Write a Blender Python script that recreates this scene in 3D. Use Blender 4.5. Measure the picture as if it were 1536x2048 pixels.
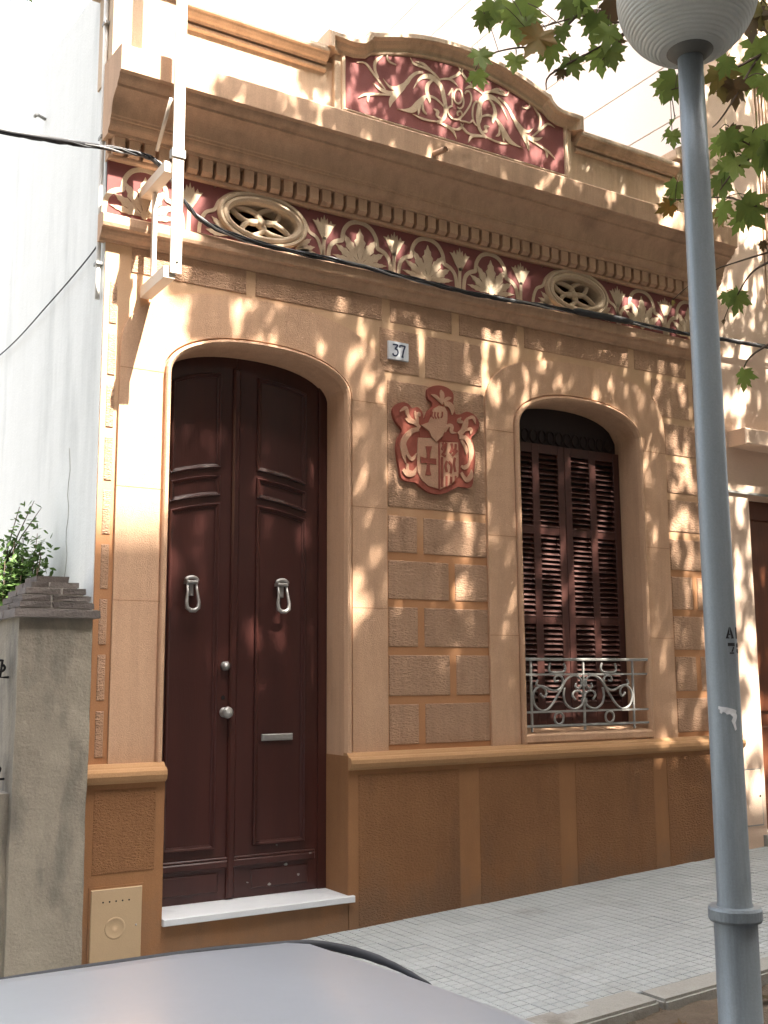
import bpy, bmesh, math, random
import numpy as np
from mathutils import Vector, Matrix

# ---------------------------------------------------------------- scene, camera, sky, sun
sc = bpy.context.scene
for o in list(bpy.data.objects): bpy.data.objects.remove(o)
col = sc.collection
PI = math.pi
cam_d = bpy.data.cameras.new('camera'); cam = bpy.data.objects.new('camera', cam_d); col.objects.link(cam)
Rv = Vector((0.85430971, -0.5197288, -0.00607487)); Uv = Vector((-0.07314405, -0.13178632, 0.9885759)); Fv = Vector((0.51459195, 0.84410565, 0.1506014))
cam.matrix_world = Matrix(((Rv.x, Uv.x, -Fv.x, -1.7756), (Rv.y, Uv.y, -Fv.y, -6.072), (Rv.z, Uv.z, -Fv.z, 1.51984), (0, 0, 0, 1)))
cam_d.sensor_fit = 'VERTICAL'; cam_d.sensor_height = 24.0; cam_d.lens = 24.0 * 2164.486 / 2048.0
cam_d.clip_start = 0.05; cam_d.clip_end = 2000
sc.camera = cam
SUN_AZ, SUN_EL = math.radians(20.5), math.radians(57.5)
SUN = Vector((math.sin(SUN_AZ) * math.cos(SUN_EL), -math.cos(SUN_AZ) * math.cos(SUN_EL), math.sin(SUN_EL)))
w = bpy.data.worlds.new('World'); sc.world = w; w.use_nodes = True
nt = w.node_tree; bgn = nt.nodes['Background']; sky = nt.nodes.new('ShaderNodeTexSky')
sky.sky_type = 'NISHITA'; sky.sun_disc = False; sky.sun_elevation = SUN_EL
sky.sun_rotation = math.atan2(SUN.x, SUN.y); sky.air_density = 1.0; sky.dust_density = 8.0; sky.ozone_density = 0.5
hz = nt.nodes.new('ShaderNodeHueSaturation'); hz.inputs['Saturation'].default_value = 0.4; hz.inputs['Value'].default_value = 1.0    # hazy, whitish autumn sky
nt.links.new(sky.outputs[0], hz.inputs['Color']); nt.links.new(hz.outputs[0], bgn.inputs[0]); bgn.inputs[1].default_value = 0.15
sl = bpy.data.lights.new('sun', 'SUN'); sl.energy = 5.0; sl.angle = math.radians(0.53); sl.color = (1.0, 0.93, 0.82)
so = bpy.data.objects.new('sun', sl); col.objects.link(so); so.rotation_euler = SUN.to_track_quat('Z', 'Y').to_euler(); so.location = SUN * 40
vs = sc.view_settings; vs.view_transform = 'Standard'; vs.look = 'None'; vs.gamma = 1.0; vs.use_curve_mapping = False
vs.exposure = 2.72
sc.cycles.max_bounces = 6; sc.cycles.diffuse_bounces = 4; sc.cycles.glossy_bounces = 2; sc.cycles.transmission_bounces = 3
random.seed(11); rng = np.random.default_rng(7)

# ---------------------------------------------------------------- materials
MAT = {}
def mat(name, c1, c2=None, rough=0.85, vs_=3.0, contrast=0.5, bump=None, metal=0.0, jitter=0.0, spec=0.35, stain=None, coat=0.0, vstretch=1.0, transl=0.0, zmix=None, grain=None, streak=0.0):
    grain = (.16 if rough > .8 else .05) if grain is None else grain
    m = bpy.data.materials.new(name); m.use_nodes = True; n = m.node_tree; N = n.nodes; L = n.links
    b = N['Principled BSDF']; b.inputs['Roughness'].default_value = rough; b.inputs['Metallic'].default_value = metal
    b.inputs['Specular IOR Level'].default_value = spec; b.inputs['Coat Weight'].default_value = coat; b.inputs['Coat Roughness'].default_value = 0.08
    c2 = c2 or tuple(x * 0.82 for x in c1)
    geo = N.new('ShaderNodeNewGeometry'); mp = N.new('ShaderNodeMapping'); mp.inputs['Scale'].default_value = (1, 1, vstretch)
    L.new(geo.outputs['Position'], mp.inputs['Vector'])
    nz = N.new('ShaderNodeTexNoise'); nz.inputs['Scale'].default_value = vs_; nz.inputs['Detail'].default_value = 8; nz.inputs['Roughness'].default_value = 0.65
    L.new(mp.outputs[0], nz.inputs['Vector'])
    rp = N.new('ShaderNodeMapRange'); rp.inputs[1].default_value = 0.5 - 0.5 * contrast * 0.6; rp.inputs[2].default_value = 0.5 + 0.5 * contrast * 0.6
    L.new(nz.outputs[0], rp.inputs[0])
    mx = N.new('ShaderNodeMix'); mx.data_type = 'RGBA'; mx.inputs[6].default_value = (*c1, 1); mx.inputs[7].default_value = (*c2, 1)
    L.new(rp.outputs[0], mx.inputs[0]); out = mx.outputs[2]
    if zmix:                                   # a second colour up to a height, with an uneven edge
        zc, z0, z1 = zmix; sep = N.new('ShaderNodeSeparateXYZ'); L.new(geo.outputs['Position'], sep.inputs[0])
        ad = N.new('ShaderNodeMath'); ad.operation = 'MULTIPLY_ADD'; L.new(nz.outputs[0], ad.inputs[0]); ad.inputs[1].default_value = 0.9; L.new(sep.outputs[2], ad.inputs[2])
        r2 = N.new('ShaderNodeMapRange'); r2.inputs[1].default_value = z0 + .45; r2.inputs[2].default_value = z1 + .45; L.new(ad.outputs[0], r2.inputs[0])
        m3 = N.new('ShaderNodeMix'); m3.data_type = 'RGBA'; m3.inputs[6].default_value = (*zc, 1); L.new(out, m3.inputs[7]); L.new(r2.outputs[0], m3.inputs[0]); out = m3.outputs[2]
    if stain:                                  # (colour, scale, threshold, stretch) blotches with a shape of their own
        sc_, ss, th, st = stain; mp2 = N.new('ShaderNodeMapping'); mp2.inputs['Scale'].default_value = (1, 1, st); mp2.inputs['Location'].default_value = (3.1, 7.7, 1.3)
        L.new(geo.outputs['Position'], mp2.inputs['Vector']); n2 = N.new('ShaderNodeTexNoise'); n2.inputs['Scale'].default_value = ss; n2.inputs['Detail'].default_value = 6; n2.inputs['Roughness'].default_value = .6
        L.new(mp2.outputs[0], n2.inputs['Vector']); r3 = N.new('ShaderNodeMapRange'); r3.inputs[1].default_value = th; r3.inputs[2].default_value = th + .16; r3.inputs[4].default_value = .8; L.new(n2.outputs[0], r3.inputs[0])
        m4 = N.new('ShaderNodeMix'); m4.data_type = 'RGBA'; m4.inputs[7].default_value = (*sc_, 1); L.new(out, m4.inputs[6]); L.new(r3.outputs[0], m4.inputs[0]); out = m4.outputs[2]
    if streak:                                 # rain-washed runs down the surface
        m6 = N.new('ShaderNodeMapping'); m6.inputs['Scale'].default_value = (1, 1, .07); L.new(geo.outputs['Position'], m6.inputs['Vector'])
        n6 = N.new('ShaderNodeTexNoise'); n6.inputs['Scale'].default_value = 13; n6.inputs['Detail'].default_value = 5; n6.inputs['Roughness'].default_value = .7; L.new(m6.outputs[0], n6.inputs['Vector'])
        r6 = N.new('ShaderNodeMapRange'); r6.inputs[1].default_value = .42; r6.inputs[2].default_value = .72; r6.inputs[3].default_value = 1; r6.inputs[4].default_value = 1 - streak; L.new(n6.outputs[0], r6.inputs[0])
        h6 = N.new('ShaderNodeHueSaturation'); L.new(r6.outputs[0], h6.inputs['Value']); L.new(out, h6.inputs['Color']); out = h6.outputs[0]
    if grain:                                  # fine speckle of the surface itself
        n5 = N.new('ShaderNodeTexNoise'); n5.inputs['Scale'].default_value = 160; n5.inputs['Detail'].default_value = 4; n5.inputs['Roughness'].default_value = .8; L.new(geo.outputs['Position'], n5.inputs['Vector'])
        r5 = N.new('ShaderNodeMapRange'); r5.inputs[1].default_value = .3; r5.inputs[2].default_value = .7; r5.inputs[3].default_value = 1 - grain; r5.inputs[4].default_value = 1 + grain; L.new(n5.outputs[0], r5.inputs[0])
        h5 = N.new('ShaderNodeHueSaturation'); L.new(r5.outputs[0], h5.inputs['Value']); L.new(out, h5.inputs['Color']); out = h5.outputs[0]
    if jitter:
        oi = N.new('ShaderNodeObjectInfo'); hs = N.new('ShaderNodeHueSaturation'); r4 = N.new('ShaderNodeMapRange'); r4.inputs[3].default_value = 1 - jitter; r4.inputs[4].default_value = 1 + jitter
        L.new(oi.outputs['Random'], r4.inputs[0]); L.new(r4.outputs[0], hs.inputs['Value']); L.new(out, hs.inputs['Color']); out = hs.outputs[0]
    L.new(out, b.inputs['Base Color'])
    if bump:                                   # list of (scale, distance, x y z stretch)
        prev = None
        for bs, dist, st in bump:
            mp3 = N.new('ShaderNodeMapping'); mp3.inputs['Scale'].default_value = st; L.new(geo.outputs['Position'], mp3.inputs['Vector'])
            n3 = N.new('ShaderNodeTexNoise'); n3.inputs['Scale'].default_value = bs; n3.inputs['Detail'].default_value = 3; L.new(mp3.outputs[0], n3.inputs['Vector'])
            bp = N.new('ShaderNodeBump'); bp.inputs['Strength'].default_value = 1.0; bp.inputs['Distance'].default_value = dist; L.new(n3.outputs[0], bp.inputs['Height'])
            if prev: L.new(prev.outputs[0], bp.inputs['Normal'])
            prev = bp
        L.new(prev.outputs[0], b.inputs['Normal'])
    if transl:
        tr = N.new('ShaderNodeBsdfTranslucent'); L.new(out, tr.inputs['Color']); ms = N.new('ShaderNodeMixShader'); ms.inputs[0].default_value = transl
        L.new(b.outputs[0], ms.inputs[1]); L.new(tr.outputs[0], ms.inputs[2]); L.new(ms.outputs[0], N['Material Output'].inputs[0])
    MAT[name] = m; return m
U1 = (1, 1, 1)
mat('plaster', (.60, .378, .245), (.52, .32, .20), .9, 2.2, .9, [(150, .0030, U1), (9, .004, U1)], stain=((.44, .265, .16), 3.0, .55, .35), streak=.14)
mat('block_render', (.55, .342, .222), (.475, .288, .183), .95, 4, .9, [(75, .016, (.6, 1, 1.6)), (170, .008, (.8, 1, 1.4))], jitter=.05, stain=((.38, .22, .135), 5, .56, .7), streak=.18)
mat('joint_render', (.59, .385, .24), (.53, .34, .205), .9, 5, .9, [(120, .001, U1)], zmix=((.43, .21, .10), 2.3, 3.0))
mat('trim', (.54, .35, .23), (.47, .30, .195), .88, 3, .9, [(120, .0012, U1), (12, .002, U1)], stain=((.34, .215, .14), 5, .55, .6), streak=.2)
mat('parapet_plaster', (.57, .43, .31), (.51, .38, .27), .9, 3, .9, [(130, .0012, U1), (10, .003, U1)], stain=((.36, .27, .19), 4, .54, .4), streak=.2)
mat('plinth_render', (.31, .148, .064), (.25, .116, .05), .95, 3, .9, [(80, .014, (.7, 1, 1.4)), (180, .008, U1)], stain=((.20, .10, .05), 2.6, .56, .3), zmix=((.22, .12, .066), .02, .30), streak=.08)
mat('plinth_smooth', (.32, .155, .068), (.265, .126, .055), .9, 4, .9, [(120, .0012, U1)], stain=((.22, .11, .055), 3, .57, .35), zmix=((.23, .125, .068), .02, .28), streak=.08)
mat('plinth_mould', (.43, .245, .12), (.38, .21, .10), .88, 4, .9, [(120, .0012, U1)])
mat('red_ground', (.215, .074, .068), (.175, .060, .057), .9, 5, .9, [(130, .001, U1)])
mat('ornament', (.54, .42, .30), (.47, .36, .255), .9, 6, .9, [(150, .0008, U1)])
mat('red_relief', (.29, .078, .05), (.24, .062, .042), .85, 6, .9, [(120, .0012, U1)])
mat('coat_relief', (.50, .29, .19), (.43, .24, .155), .9, 9, .9, [(110, .003, U1)])
mat('fret_wood', (.022, .013, .012), None, .6)
mat('white_wall', (.75, .755, .735), (.67, .675, .655), .92, 1.1, .9, [(60, .0015, U1), (4, .006, U1)], stain=((.54, .55, .535), 2.2, .55, .2), vstretch=.4, streak=.05)
mat('party_wall', (.74, .75, .70), (.69, .70, .655), .9, .8, .8, [(50, .001, U1)], stain=((.66, .65, .63), 1.2, .62, .2))
mat('neighbour_plaster', (.70, .52, .40), (.62, .45, .34), .92, 2, .9, [(90, .0015, U1), (6, .004, U1)], stain=((.52, .38, .29), 2.2, .6, .5))
mat('door_wood', (.064, .019, .015), (.030, .010, .009), .34, 5, .9, [(26, .0012, (6, 6, .35))], vstretch=.12, coat=.25, stain=((.10, .035, .028), 9, .66, .3))
mat('shutter_wood', (.075, .029, .023), (.05, .020, .017), .42, 9, .9, [(30, .001, (1, 1, 6))], jitter=.08)
mat('brown_wood', (.16, .05, .022), (.09, .03, .015), .4, 6, .9, [(22, .0012, (5, 5, .4))], vstretch=.15)
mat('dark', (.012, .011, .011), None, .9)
mat('marble', (.70, .71, .73), (.60, .62, .65), .45, 5, .9, [(60, .0006, U1)], stain=((.50, .52, .55), 4, .56, 1))
mat('iron_paint', (.31, .305, .285), (.25, .245, .23), .6, 30, .9, [(150, .0006, U1)], stain=((.20, .12, .08), 16, .66, 1))
mat('hardware', (.40, .39, .375), (.31, .30, .29), .42, 40, .9, [(200, .0004, U1)], metal=.55)
mat('steel_paint', (.66, .57, .47), (.58, .49, .40), .6, 6, .9, [(140, .0005, U1)], stain=((.35, .22, .13), 10, .64, 1))
mat('hatch_paint', (.46, .33, .20), (.41, .29, .175), .7, 5, .8, [(140, .0006, U1)])
mat('tile_white', (.70, .73, .77), (.68, .70, .75), .25, 20, .6)
mat('blue_paint', (.03, .04, .09), None, .5)
mat('pipe_white', (.74, .72, .68), (.62, .60, .56), .6, 8, .8)
mat('rubber', (.018, .018, .02), (.028, .028, .032), .55, 20, .8)
mat('galvanised', (.26, .295, .315), (.205, .235, .255), .40, 7, .9, [(40, .0008, U1)], metal=.25, vstretch=.25, stain=((.33, .36, .375), 9, .56, .12), streak=.35, grain=.09)
mat('black_paint', (.012, .012, .013), None, .6)
mat('sticker', (.72, .72, .72), (.58, .58, .58), .8, 60, .8)
mat('globe_plastic', (.60, .61, .58), (.52, .53, .50), .35, 8, .8, [(90, .0006, U1)], transl=.3, stain=((.36, .35, .31), 7, .60, 1))
mat('collar_metal', (.16, .155, .14), (.10, .10, .09), .6, 14, .9, metal=.3)
mat('pavement', (.39, .41, .41), (.34, .36, .36), .9, 6, .9, [(160, .0012, U1)], jitter=.06, stain=((.27, .275, .26), 2.4, .57, 1))
mat('pavement_joint', (.36, .375, .37), (.31, .325, .32), .95, 8, .9)
mat('kerb_stone', (.36, .35, .32), (.29, .28, .25), .92, 7, .9, [(80, .003, U1), (14, .006, U1)], jitter=.06, stain=((.18, .16, .14), 4, .58, 1))
mat('soil', (.165, .125, .09), (.105, .08, .058), .97, 12, .9, [(60, .012, U1), (14, .02, U1)], stain=((.24, .17, .11), 18, .6, 1))
mat('asphalt', (.055, .055, .057), (.042, .042, .044), .92, 20, .9, [(150, .004, U1)])
mat('terrain', (.12, .11, .09), (.09, .085, .07), .95, 2, .9)
mat('stucco_grey', (.33, .288, .228), (.21, .182, .145), .95, 2.4, .9, [(70, .003, U1), (9, .010, U1)], vstretch=.45, stain=((.13, .118, .10), 4.2, .50, .35))
mat('old_brick', (.155, .13, .118), (.10, .088, .082), .95, 14, .9, [(60, .005, U1)], jitter=.12, stain=((.30, .27, .24), 9, .60, 1))
mat('mortar', (.30, .275, .25), (.22, .20, .18), .95, 10, .9, [(60, .004, U1)])
mat('car_paint', (.29, .305, .33), (.28, .295, .32), .30, 40, .5, metal=.0, coat=.12, grain=.03)
mat('glass_dark', (.02, .022, .025), None, .05, spec=.6)
mat('tyre', (.02, .02, .02), None, .85)
mat('bark', (.26, .235, .185), (.14, .125, .095), .9, 5, .9, [(22, .008, U1)], stain=((.40, .38, .29), 4, .56, .6))
mat('twig', (.11, .075, .05), (.07, .05, .035), .9, 20, .9)
mat('leaf_green', (.13, .205, .048), (.19, .235, .055), .55, 9, .9, jitter=.30, transl=.5)
mat('leaf_orange', (.30, .135, .030), (.10, .12, .028), .6, 9, .9, transl=.4)
mat('leaf_brown', (.13, .070, .035), (.085, .075, .03), .7, 12, .9, jitter=.2, transl=.3)
mat('leaf_pale', (.16, .17, .040), (.24, .16, .05), .6, 9, .9, jitter=.15, transl=.42)
mat('bush_leaf', (.06, .12, .03), (.11, .17, .05), .5, 16, .9, transl=.35)
mat('facade_far', (.42, .36, .30), (.37, .32, .27), .95, 1, .8)
mat('roof_tile', (.35, .16, .09), (.26, .12, .07), .9, 3, .9)
mat('cable_pale', (.30, .30, .30), None, .6)

# ---------------------------------------------------------------- mesh helpers
def new_obj(name, mesh, m=None, parent=None, label=None, cat=None, group=None, kind=None):
    o = bpy.data.objects.new(name, mesh); col.objects.link(o)
    if m and mesh and not mesh.materials: mesh.materials.append(MAT[m])
    if parent: o.parent = parent
    for k, v in (('label', label), ('category', cat), ('group', group), ('kind', kind)):
        if v: o[k] = v
    return o
def thing(name, label, cat, group=None, loc=(0, 0, 0)):
    o = new_obj(name, None, None, None, label, cat, group); o.location = loc; o.empty_display_size = .2; return o
class MB:
    """collects faces; build() links them as ONE mesh object"""
    def __init__(s): s.v = []; s.f = []; s.sm = []
    def add(s, vs, fs, smooth=False):
        b = len(s.v); s.v += [tuple(map(float, q)) for q in vs]; s.f += [tuple(b + i for i in f) for f in fs]; s.sm += [smooth] * len(fs); return s
    def box(s, x0, x1, y0, y1, z0, z1, ch=0.0):
        if ch <= 0:
            return s.add([(x, y, z) for x in (x0, x1) for y in (y0, y1) for z in (z0, z1)], [(0, 1, 3, 2), (4, 6, 7, 5), (0, 4, 5, 1), (2, 3, 7, 6), (0, 2, 6, 4), (1, 5, 7, 3)])
        c = ch; v = []; # chamfered front (low y) edges
        for (y, i) in ((y1, 0), (y0 + c, 0), (y0, c)):
            v += [(x0 + i, y, z0 + i), (x1 - i, y, z0 + i), (x1 - i, y, z1 - i), (x0 + i, y, z1 - i)]
        f = [(8, 9, 10, 11), (3, 2, 1, 0)]
        for r in (0, 4):
            for k in range(4): f.append((r + k, r + (k + 1) % 4, r + 4 + (k + 1) % 4, r + 4 + k))
        return s.add(v, f)
    def prism(s, poly, y0, y1, axis='y', ch=0.0):
        """poly (a,b): axis y -> (x,z) ; x -> (y,z) ; z -> (x,y)"""
        n = len(poly); ar = sum(poly[i][0] * poly[(i + 1) % n][1] - poly[(i + 1) % n][0] * poly[i][1] for i in range(n))
        if ar < 0: poly = poly[::-1]
        mk = {'y': lambda a, b, t: (a, t, b), 'x': lambda a, b, t: (t, a, b), 'z': lambda a, b, t: (a, b, t)}[axis]
        v = [mk(a, b, y0) for a, b in poly] + [mk(a, b, y1) for a, b in poly]
        f = [tuple(range(n)), tuple(range(2 * n - 1, n - 1, -1))] + [(i + n, (i + 1) % n + n, (i + 1) % n, i) for i in range(n)]
        return s.add(v, f)
    def tube(s, pts, r, n=8, closed=False, smooth=True, cap=True, flat=None):
        P = [Vector(q) for q in pts]; m = len(P); rr = r if isinstance(r, (list, tuple)) else [r] * m; v = []; f = []
        up = None
        for i in range(m):
            t = (P[(i + 1) % m] - P[i - 1]) if closed else (P[min(i + 1, m - 1)] - P[max(i - 1, 0)])
            t = t.normalized() if t.length > 1e-9 else Vector((0, 0, 1))
            if up is None: up = Vector((0, 1, 0)) if abs(t.y) < .9 else Vector((1, 0, 0))
            a = (up - t * up.dot(t)); a = a.normalized() if a.length > 1e-6 else t.orthogonal().normalized(); b = t.cross(a); up = a
            fl = flat or 1.0
            for k in range(n):
                an = 2 * PI * k / n; v.append(P[i] + (a * math.cos(an) * fl + b * math.sin(an)) * rr[i])
        for i in range(m if closed else m - 1):
            j = (i + 1) % m
            for k in range(n): f.append((i * n + k, i * n + (k + 1) % n, j * n + (k + 1) % n, j * n + k))
        if cap and not closed: f += [tuple(range(n - 1, -1, -1)), tuple((m - 1) * n + k for k in range(n))]
        return s.add(v, f, smooth)
    def lathe(s, prof, c, n=24, smooth=True, axis='z'):
        v = []; f = []; m = len(prof)
        for r, h in prof:
            for k in range(n):
                a = 2 * PI * k / n; q = (r * math.cos(a), r * math.sin(a), h) if axis == 'z' else (r * math.cos(a), h, r * math.sin(a))
                v.append((c[0] + q[0], c[1] + q[1], c[2] + q[2]))
        for i in range(m - 1):
            for k in range(n): f.append((i * n + k, i * n + (k + 1) % n, (i + 1) * n + (k + 1) % n, (i + 1) * n + k))
        f += [tuple(range(n - 1, -1, -1)), tuple((m - 1) * n + k for k in range(n))]
        return s.add(v, f, smooth)
    def skin(s, rings, closed=False, smooth=False):
        n = len(rings[0]); v = [q for r in rings for q in r]; f = []
        for i in range(len(rings) - 1):
            for k in range(n if closed else n - 1):
                f.append((i * n + k, i * n + (k + 1) % n, (i + 1) * n + (k + 1) % n, (i + 1) * n + k))
        return s.add(v, f, smooth)
    def brush(s, pts, w, y0, y1, taper=True, n=7, w0=.35, w1=.1):
        P = crom(pts, n); m = len(P); L = []; Rr = []
        for i, (x, z) in enumerate(P):
            a = P[max(i - 1, 0)]; b = P[min(i + 1, m - 1)]; dx, dz = b[0] - a[0], b[1] - a[1]; l = math.hypot(dx, dz) or 1
            t = i / (m - 1); ww = w * .5 * ((w0 + (1 - w0) * math.sin(PI * min(1, t * 1.25) * .5 + 0) if t < .6 else max(w1, 1 - ((t - .6) / .4) ** 1.6)) if taper else 1)
            L.append((x - dz / l * ww, z + dx / l * ww)); Rr.append((x + dz / l * ww, z - dx / l * ww))
        v = []; f = []
        for a, b in zip(L, Rr): v += [(a[0], y0, a[1]), (b[0], y0, b[1]), (a[0], y1, a[1]), (b[0], y1, b[1])]
        for i in range(m - 1):
            k = 4 * i; f += [(k, k + 4, k + 5, k + 1), (k + 2, k + 6, k + 4, k), (k + 1, k + 5, k + 7, k + 3)]
        f += [(0, 1, 3, 2), (4 * m - 4, 4 * m - 2, 4 * m - 1, 4 * m - 3)]
        return s.add(v, f)
    def mesh(s, name):
        me = bpy.data.meshes.new(name); me.from_pydata(s.v, [], s.f); me.polygons.foreach_set('use_smooth', s.sm); me.update()
        return me
    def build(s, name, m, parent=None, fix=True, **k):
        me = s.mesh(name)
        if fix:
            bm = bmesh.new(); bm.from_mesh(me); bmesh.ops.recalc_face_normals(bm, faces=bm.faces); bm.to_mesh(me); bm.free()
        return new_obj(name, me, m, parent, **k)
def crom(pts, n=7, closed=False):
    P = list(pts); out = []; m = len(P)
    if m == 2: return [tuple(P[0][k] + (P[1][k] - P[0][k]) * t / n for k in range(len(P[0]))) for t in range(n + 1)]
    g = lambda i: P[i % m] if closed else P[max(0, min(m - 1, i))]
    for i in range(m if closed else m - 1):
        a, b, c, d = g(i - 1), g(i), g(i + 1), g(i + 2)
        for k in range(n):
            t = k / n
            out.append(tuple(.5 * (2 * b[j] + (c[j] - a[j]) * t + (2 * a[j] - 5 * b[j] + 4 * c[j] - d[j]) * t * t + (3 * b[j] - a[j] - 3 * c[j] + d[j]) * t ** 3) for j in range(len(b))))
    if not closed: out.append(tuple(P[-1]))
    return out
def sweep(mb, path, prof):
    """path (x,z) polyline, prof closed loop of (d inward/right of travel, y)"""
    m = len(path); nr = []
    for i in range(m):
        ds = []
        if i > 0: ds.append((path[i][0] - path[i - 1][0], path[i][1] - path[i - 1][1]))
        if i < m - 1: ds.append((path[i + 1][0] - path[i][0], path[i + 1][1] - path[i][1]))
        ns = []
        for dx, dz in ds:
            l = math.hypot(dx, dz); ns.append((dz / l, -dx / l))
        nx = sum(q[0] for q in ns) / len(ns); nz = sum(q[1] for q in ns) / len(ns); l2 = nx * nx + nz * nz
        nr.append((nx / max(l2, .25), nz / max(l2, .25)))
    rings = [[(p[0] + q[0] * d, y, p[1] + q[1] * d) for d, y in prof] for p, q in zip(path, nr)]
    mb.skin(rings, closed=True); n = len(prof)
    b = len(mb.v) - n * m; mb.f += [tuple(b + k for k in range(n)), tuple(b + (m - 1) * n + k for k in range(n - 1, -1, -1))]; mb.sm += [False, False]
def gz(x): return .045 * (x - 1.7)            # the street climbs to the right
SCROLL=[
 (0.03,[(2.368, 5.475), (2.429, 5.527), (2.445, 5.614), (2.432, 5.687), (2.412, 5.758), (2.373, 5.798), (2.323, 5.815), (2.266, 5.804), (2.216, 5.764), (2.167, 5.68)]),
 (0.024,[(2.33, 5.791), (2.294, 5.749), (2.282, 5.695), (2.303, 5.637), (2.306, 5.607)]),
 (0.014,[(2.402, 5.813), (2.352, 5.849), (2.288, 5.868), (2.218, 5.872), (2.169, 5.876), (2.145, 5.913)]),
 (0.016,[(2.366, 5.834), (2.31, 5.868), (2.253, 5.896), (2.183, 5.893)]),
 (0.022,[(2.252, 5.832), (2.196, 5.809), (2.147, 5.762), (2.112, 5.708), (2.07, 5.67), (2.015, 5.635), (1.961, 5.638), (1.914, 5.68)]),
 (0.03,[(2.119, 5.729), (2.077, 5.66), (2.021, 5.594), (1.98, 5.532), (1.968, 5.479)]),
 (0.02,[(2.042, 5.631), (1.987, 5.596), (1.933, 5.587), (1.88, 5.596), (1.83, 5.624)]),
 (0.014,[(1.981, 5.576), (1.88, 5.552), (1.8, 5.529), (1.754, 5.51), (1.711, 5.476)]),
 (0.014,[(1.806, 5.531), (1.79, 5.502), (1.79, 5.465)]),
 (0.014,[(1.933, 5.602), (1.88, 5.651), (1.827, 5.703), (1.768, 5.753), (1.699, 5.738)]),
 (0.018,[(1.874, 5.674), (1.847, 5.728), (1.854, 5.792), (1.918, 5.862)]),
 (0.012,[(2.023, 5.819), (1.976, 5.823), (1.949, 5.846), (1.952, 5.885)]),
 (0.016,[(2.438, 5.612), (2.385, 5.648), (2.328, 5.664), (2.264, 5.645), (2.207, 5.591), (2.151, 5.525), (2.096, 5.497), (2.027, 5.484)]),
 (0.022,[(2.264, 5.639), (2.221, 5.576), (2.158, 5.508), (2.054, 5.485)]),
 (0.014,[(2.235, 5.593), (2.214, 5.536), (2.206, 5.487)]),
 (0.014,[(2.246, 5.596), (2.249, 5.54), (2.28, 5.511)]),
 (0.018,[(2.404, 5.514), (2.369, 5.529), (2.376, 5.563), (2.337, 5.574)]),
 (0.012,[(2.368, 5.482), (2.297, 5.472), (2.227, 5.471), (2.157, 5.483)]),
 (0.018,[(2.368, 5.482), (2.439, 5.473), (2.504, 5.452), (2.539, 5.392)]),
 (0.014,[(2.446, 5.468), (2.533, 5.467), (2.577, 5.491), (2.603, 5.531)]),
 (0.014,[(2.402, 5.823), (2.474, 5.847), (2.518, 5.841), (2.558, 5.811)]),
 (0.016,[(2.482, 5.853), (2.556, 5.904), (2.616, 5.975)]),
]
DIGIT=[
 [(2.469, 5.716), (2.49, 5.749), (2.51, 5.779), (2.504, 5.714), (2.504, 5.648)],
 [(2.597, 5.744), (2.591, 5.714), (2.577, 5.69), (2.558, 5.676), (2.539, 5.679), (2.525, 5.695), (2.521, 5.722), (2.526, 5.752), (2.541, 5.777), (2.56, 5.79), (2.579, 5.788), (2.592, 5.771), (2.597, 5.744)],
 [(2.597, 5.755), (2.608, 5.715), (2.601, 5.669), (2.573, 5.641), (2.551, 5.644)],
 [(2.62, 5.773), (2.637, 5.797), (2.665, 5.797), (2.679, 5.761), (2.671, 5.711), (2.639, 5.651), (2.594, 5.588), (2.566, 5.564), (2.577, 5.547), (2.625, 5.552), (2.66, 5.554), (2.689, 5.587)],
 [(2.506, 5.644), (2.469, 5.614), (2.469, 5.571), (2.504, 5.543), (2.559, 5.553), (2.591, 5.591), (2.579, 5.621), (2.55, 5.606), (2.553, 5.58)],
 [(2.767, 5.658), (2.762, 5.616), (2.75, 5.579), (2.733, 5.557), (2.716, 5.552), (2.7, 5.566), (2.689, 5.595), (2.686, 5.635), (2.691, 5.678), (2.703, 5.714), (2.72, 5.737), (2.738, 5.742), (2.753, 5.729), (2.764, 5.699), (2.767, 5.658)],
]
COAT= [(2.265, 3.457), (2.276, 3.491), (2.32, 3.514), (2.38, 3.524), (2.441, 3.514), (2.479, 3.486), (2.485, 3.444), (2.478, 3.415), (2.494, 3.38), (2.496, 3.338), (2.543, 3.339), (2.594, 3.364), (2.645, 3.356), (2.69, 3.324), (2.703, 3.278), (2.682, 3.229), (2.63, 3.18), (2.646, 3.14), (2.661, 3.076), (2.659, 2.992), (2.646, 2.921), (2.622, 2.826), (2.516, 2.821), (2.45, 2.788), (2.373, 2.757), (2.287, 2.756), (2.213, 2.786), (2.161, 2.817), (2.093, 2.82), (2.046, 2.843), (2.032, 2.908), (2.017, 2.983), (2.01, 3.053), (2.028, 3.118), (2.055, 3.171), (2.003, 3.228), (1.983, 3.293), (2.01, 3.342), (2.062, 3.364), (2.109, 3.357), (2.141, 3.331), (2.178, 3.345), (2.22, 3.318), (2.233, 3.26), (2.269, 3.329), (2.302, 3.36), (2.305, 3.393), (2.27, 3.416)]
SHIELD= [(2.181, 3.131), (2.287, 3.138), (2.327, 3.113), (2.514, 3.133), (2.516, 2.978), (2.512, 2.894), (2.45, 2.829), (2.357, 2.787), (2.261, 2.804), (2.203, 2.844), (2.172, 2.899), (2.173, 3.035)]
BAR= [[(2.194, 3.169), (2.283, 3.188), (2.287, 3.143), (2.196, 3.132)], [(2.374, 3.166), (2.435, 3.187), (2.506, 3.171), (2.503, 3.134), (2.379, 3.134)]]
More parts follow.
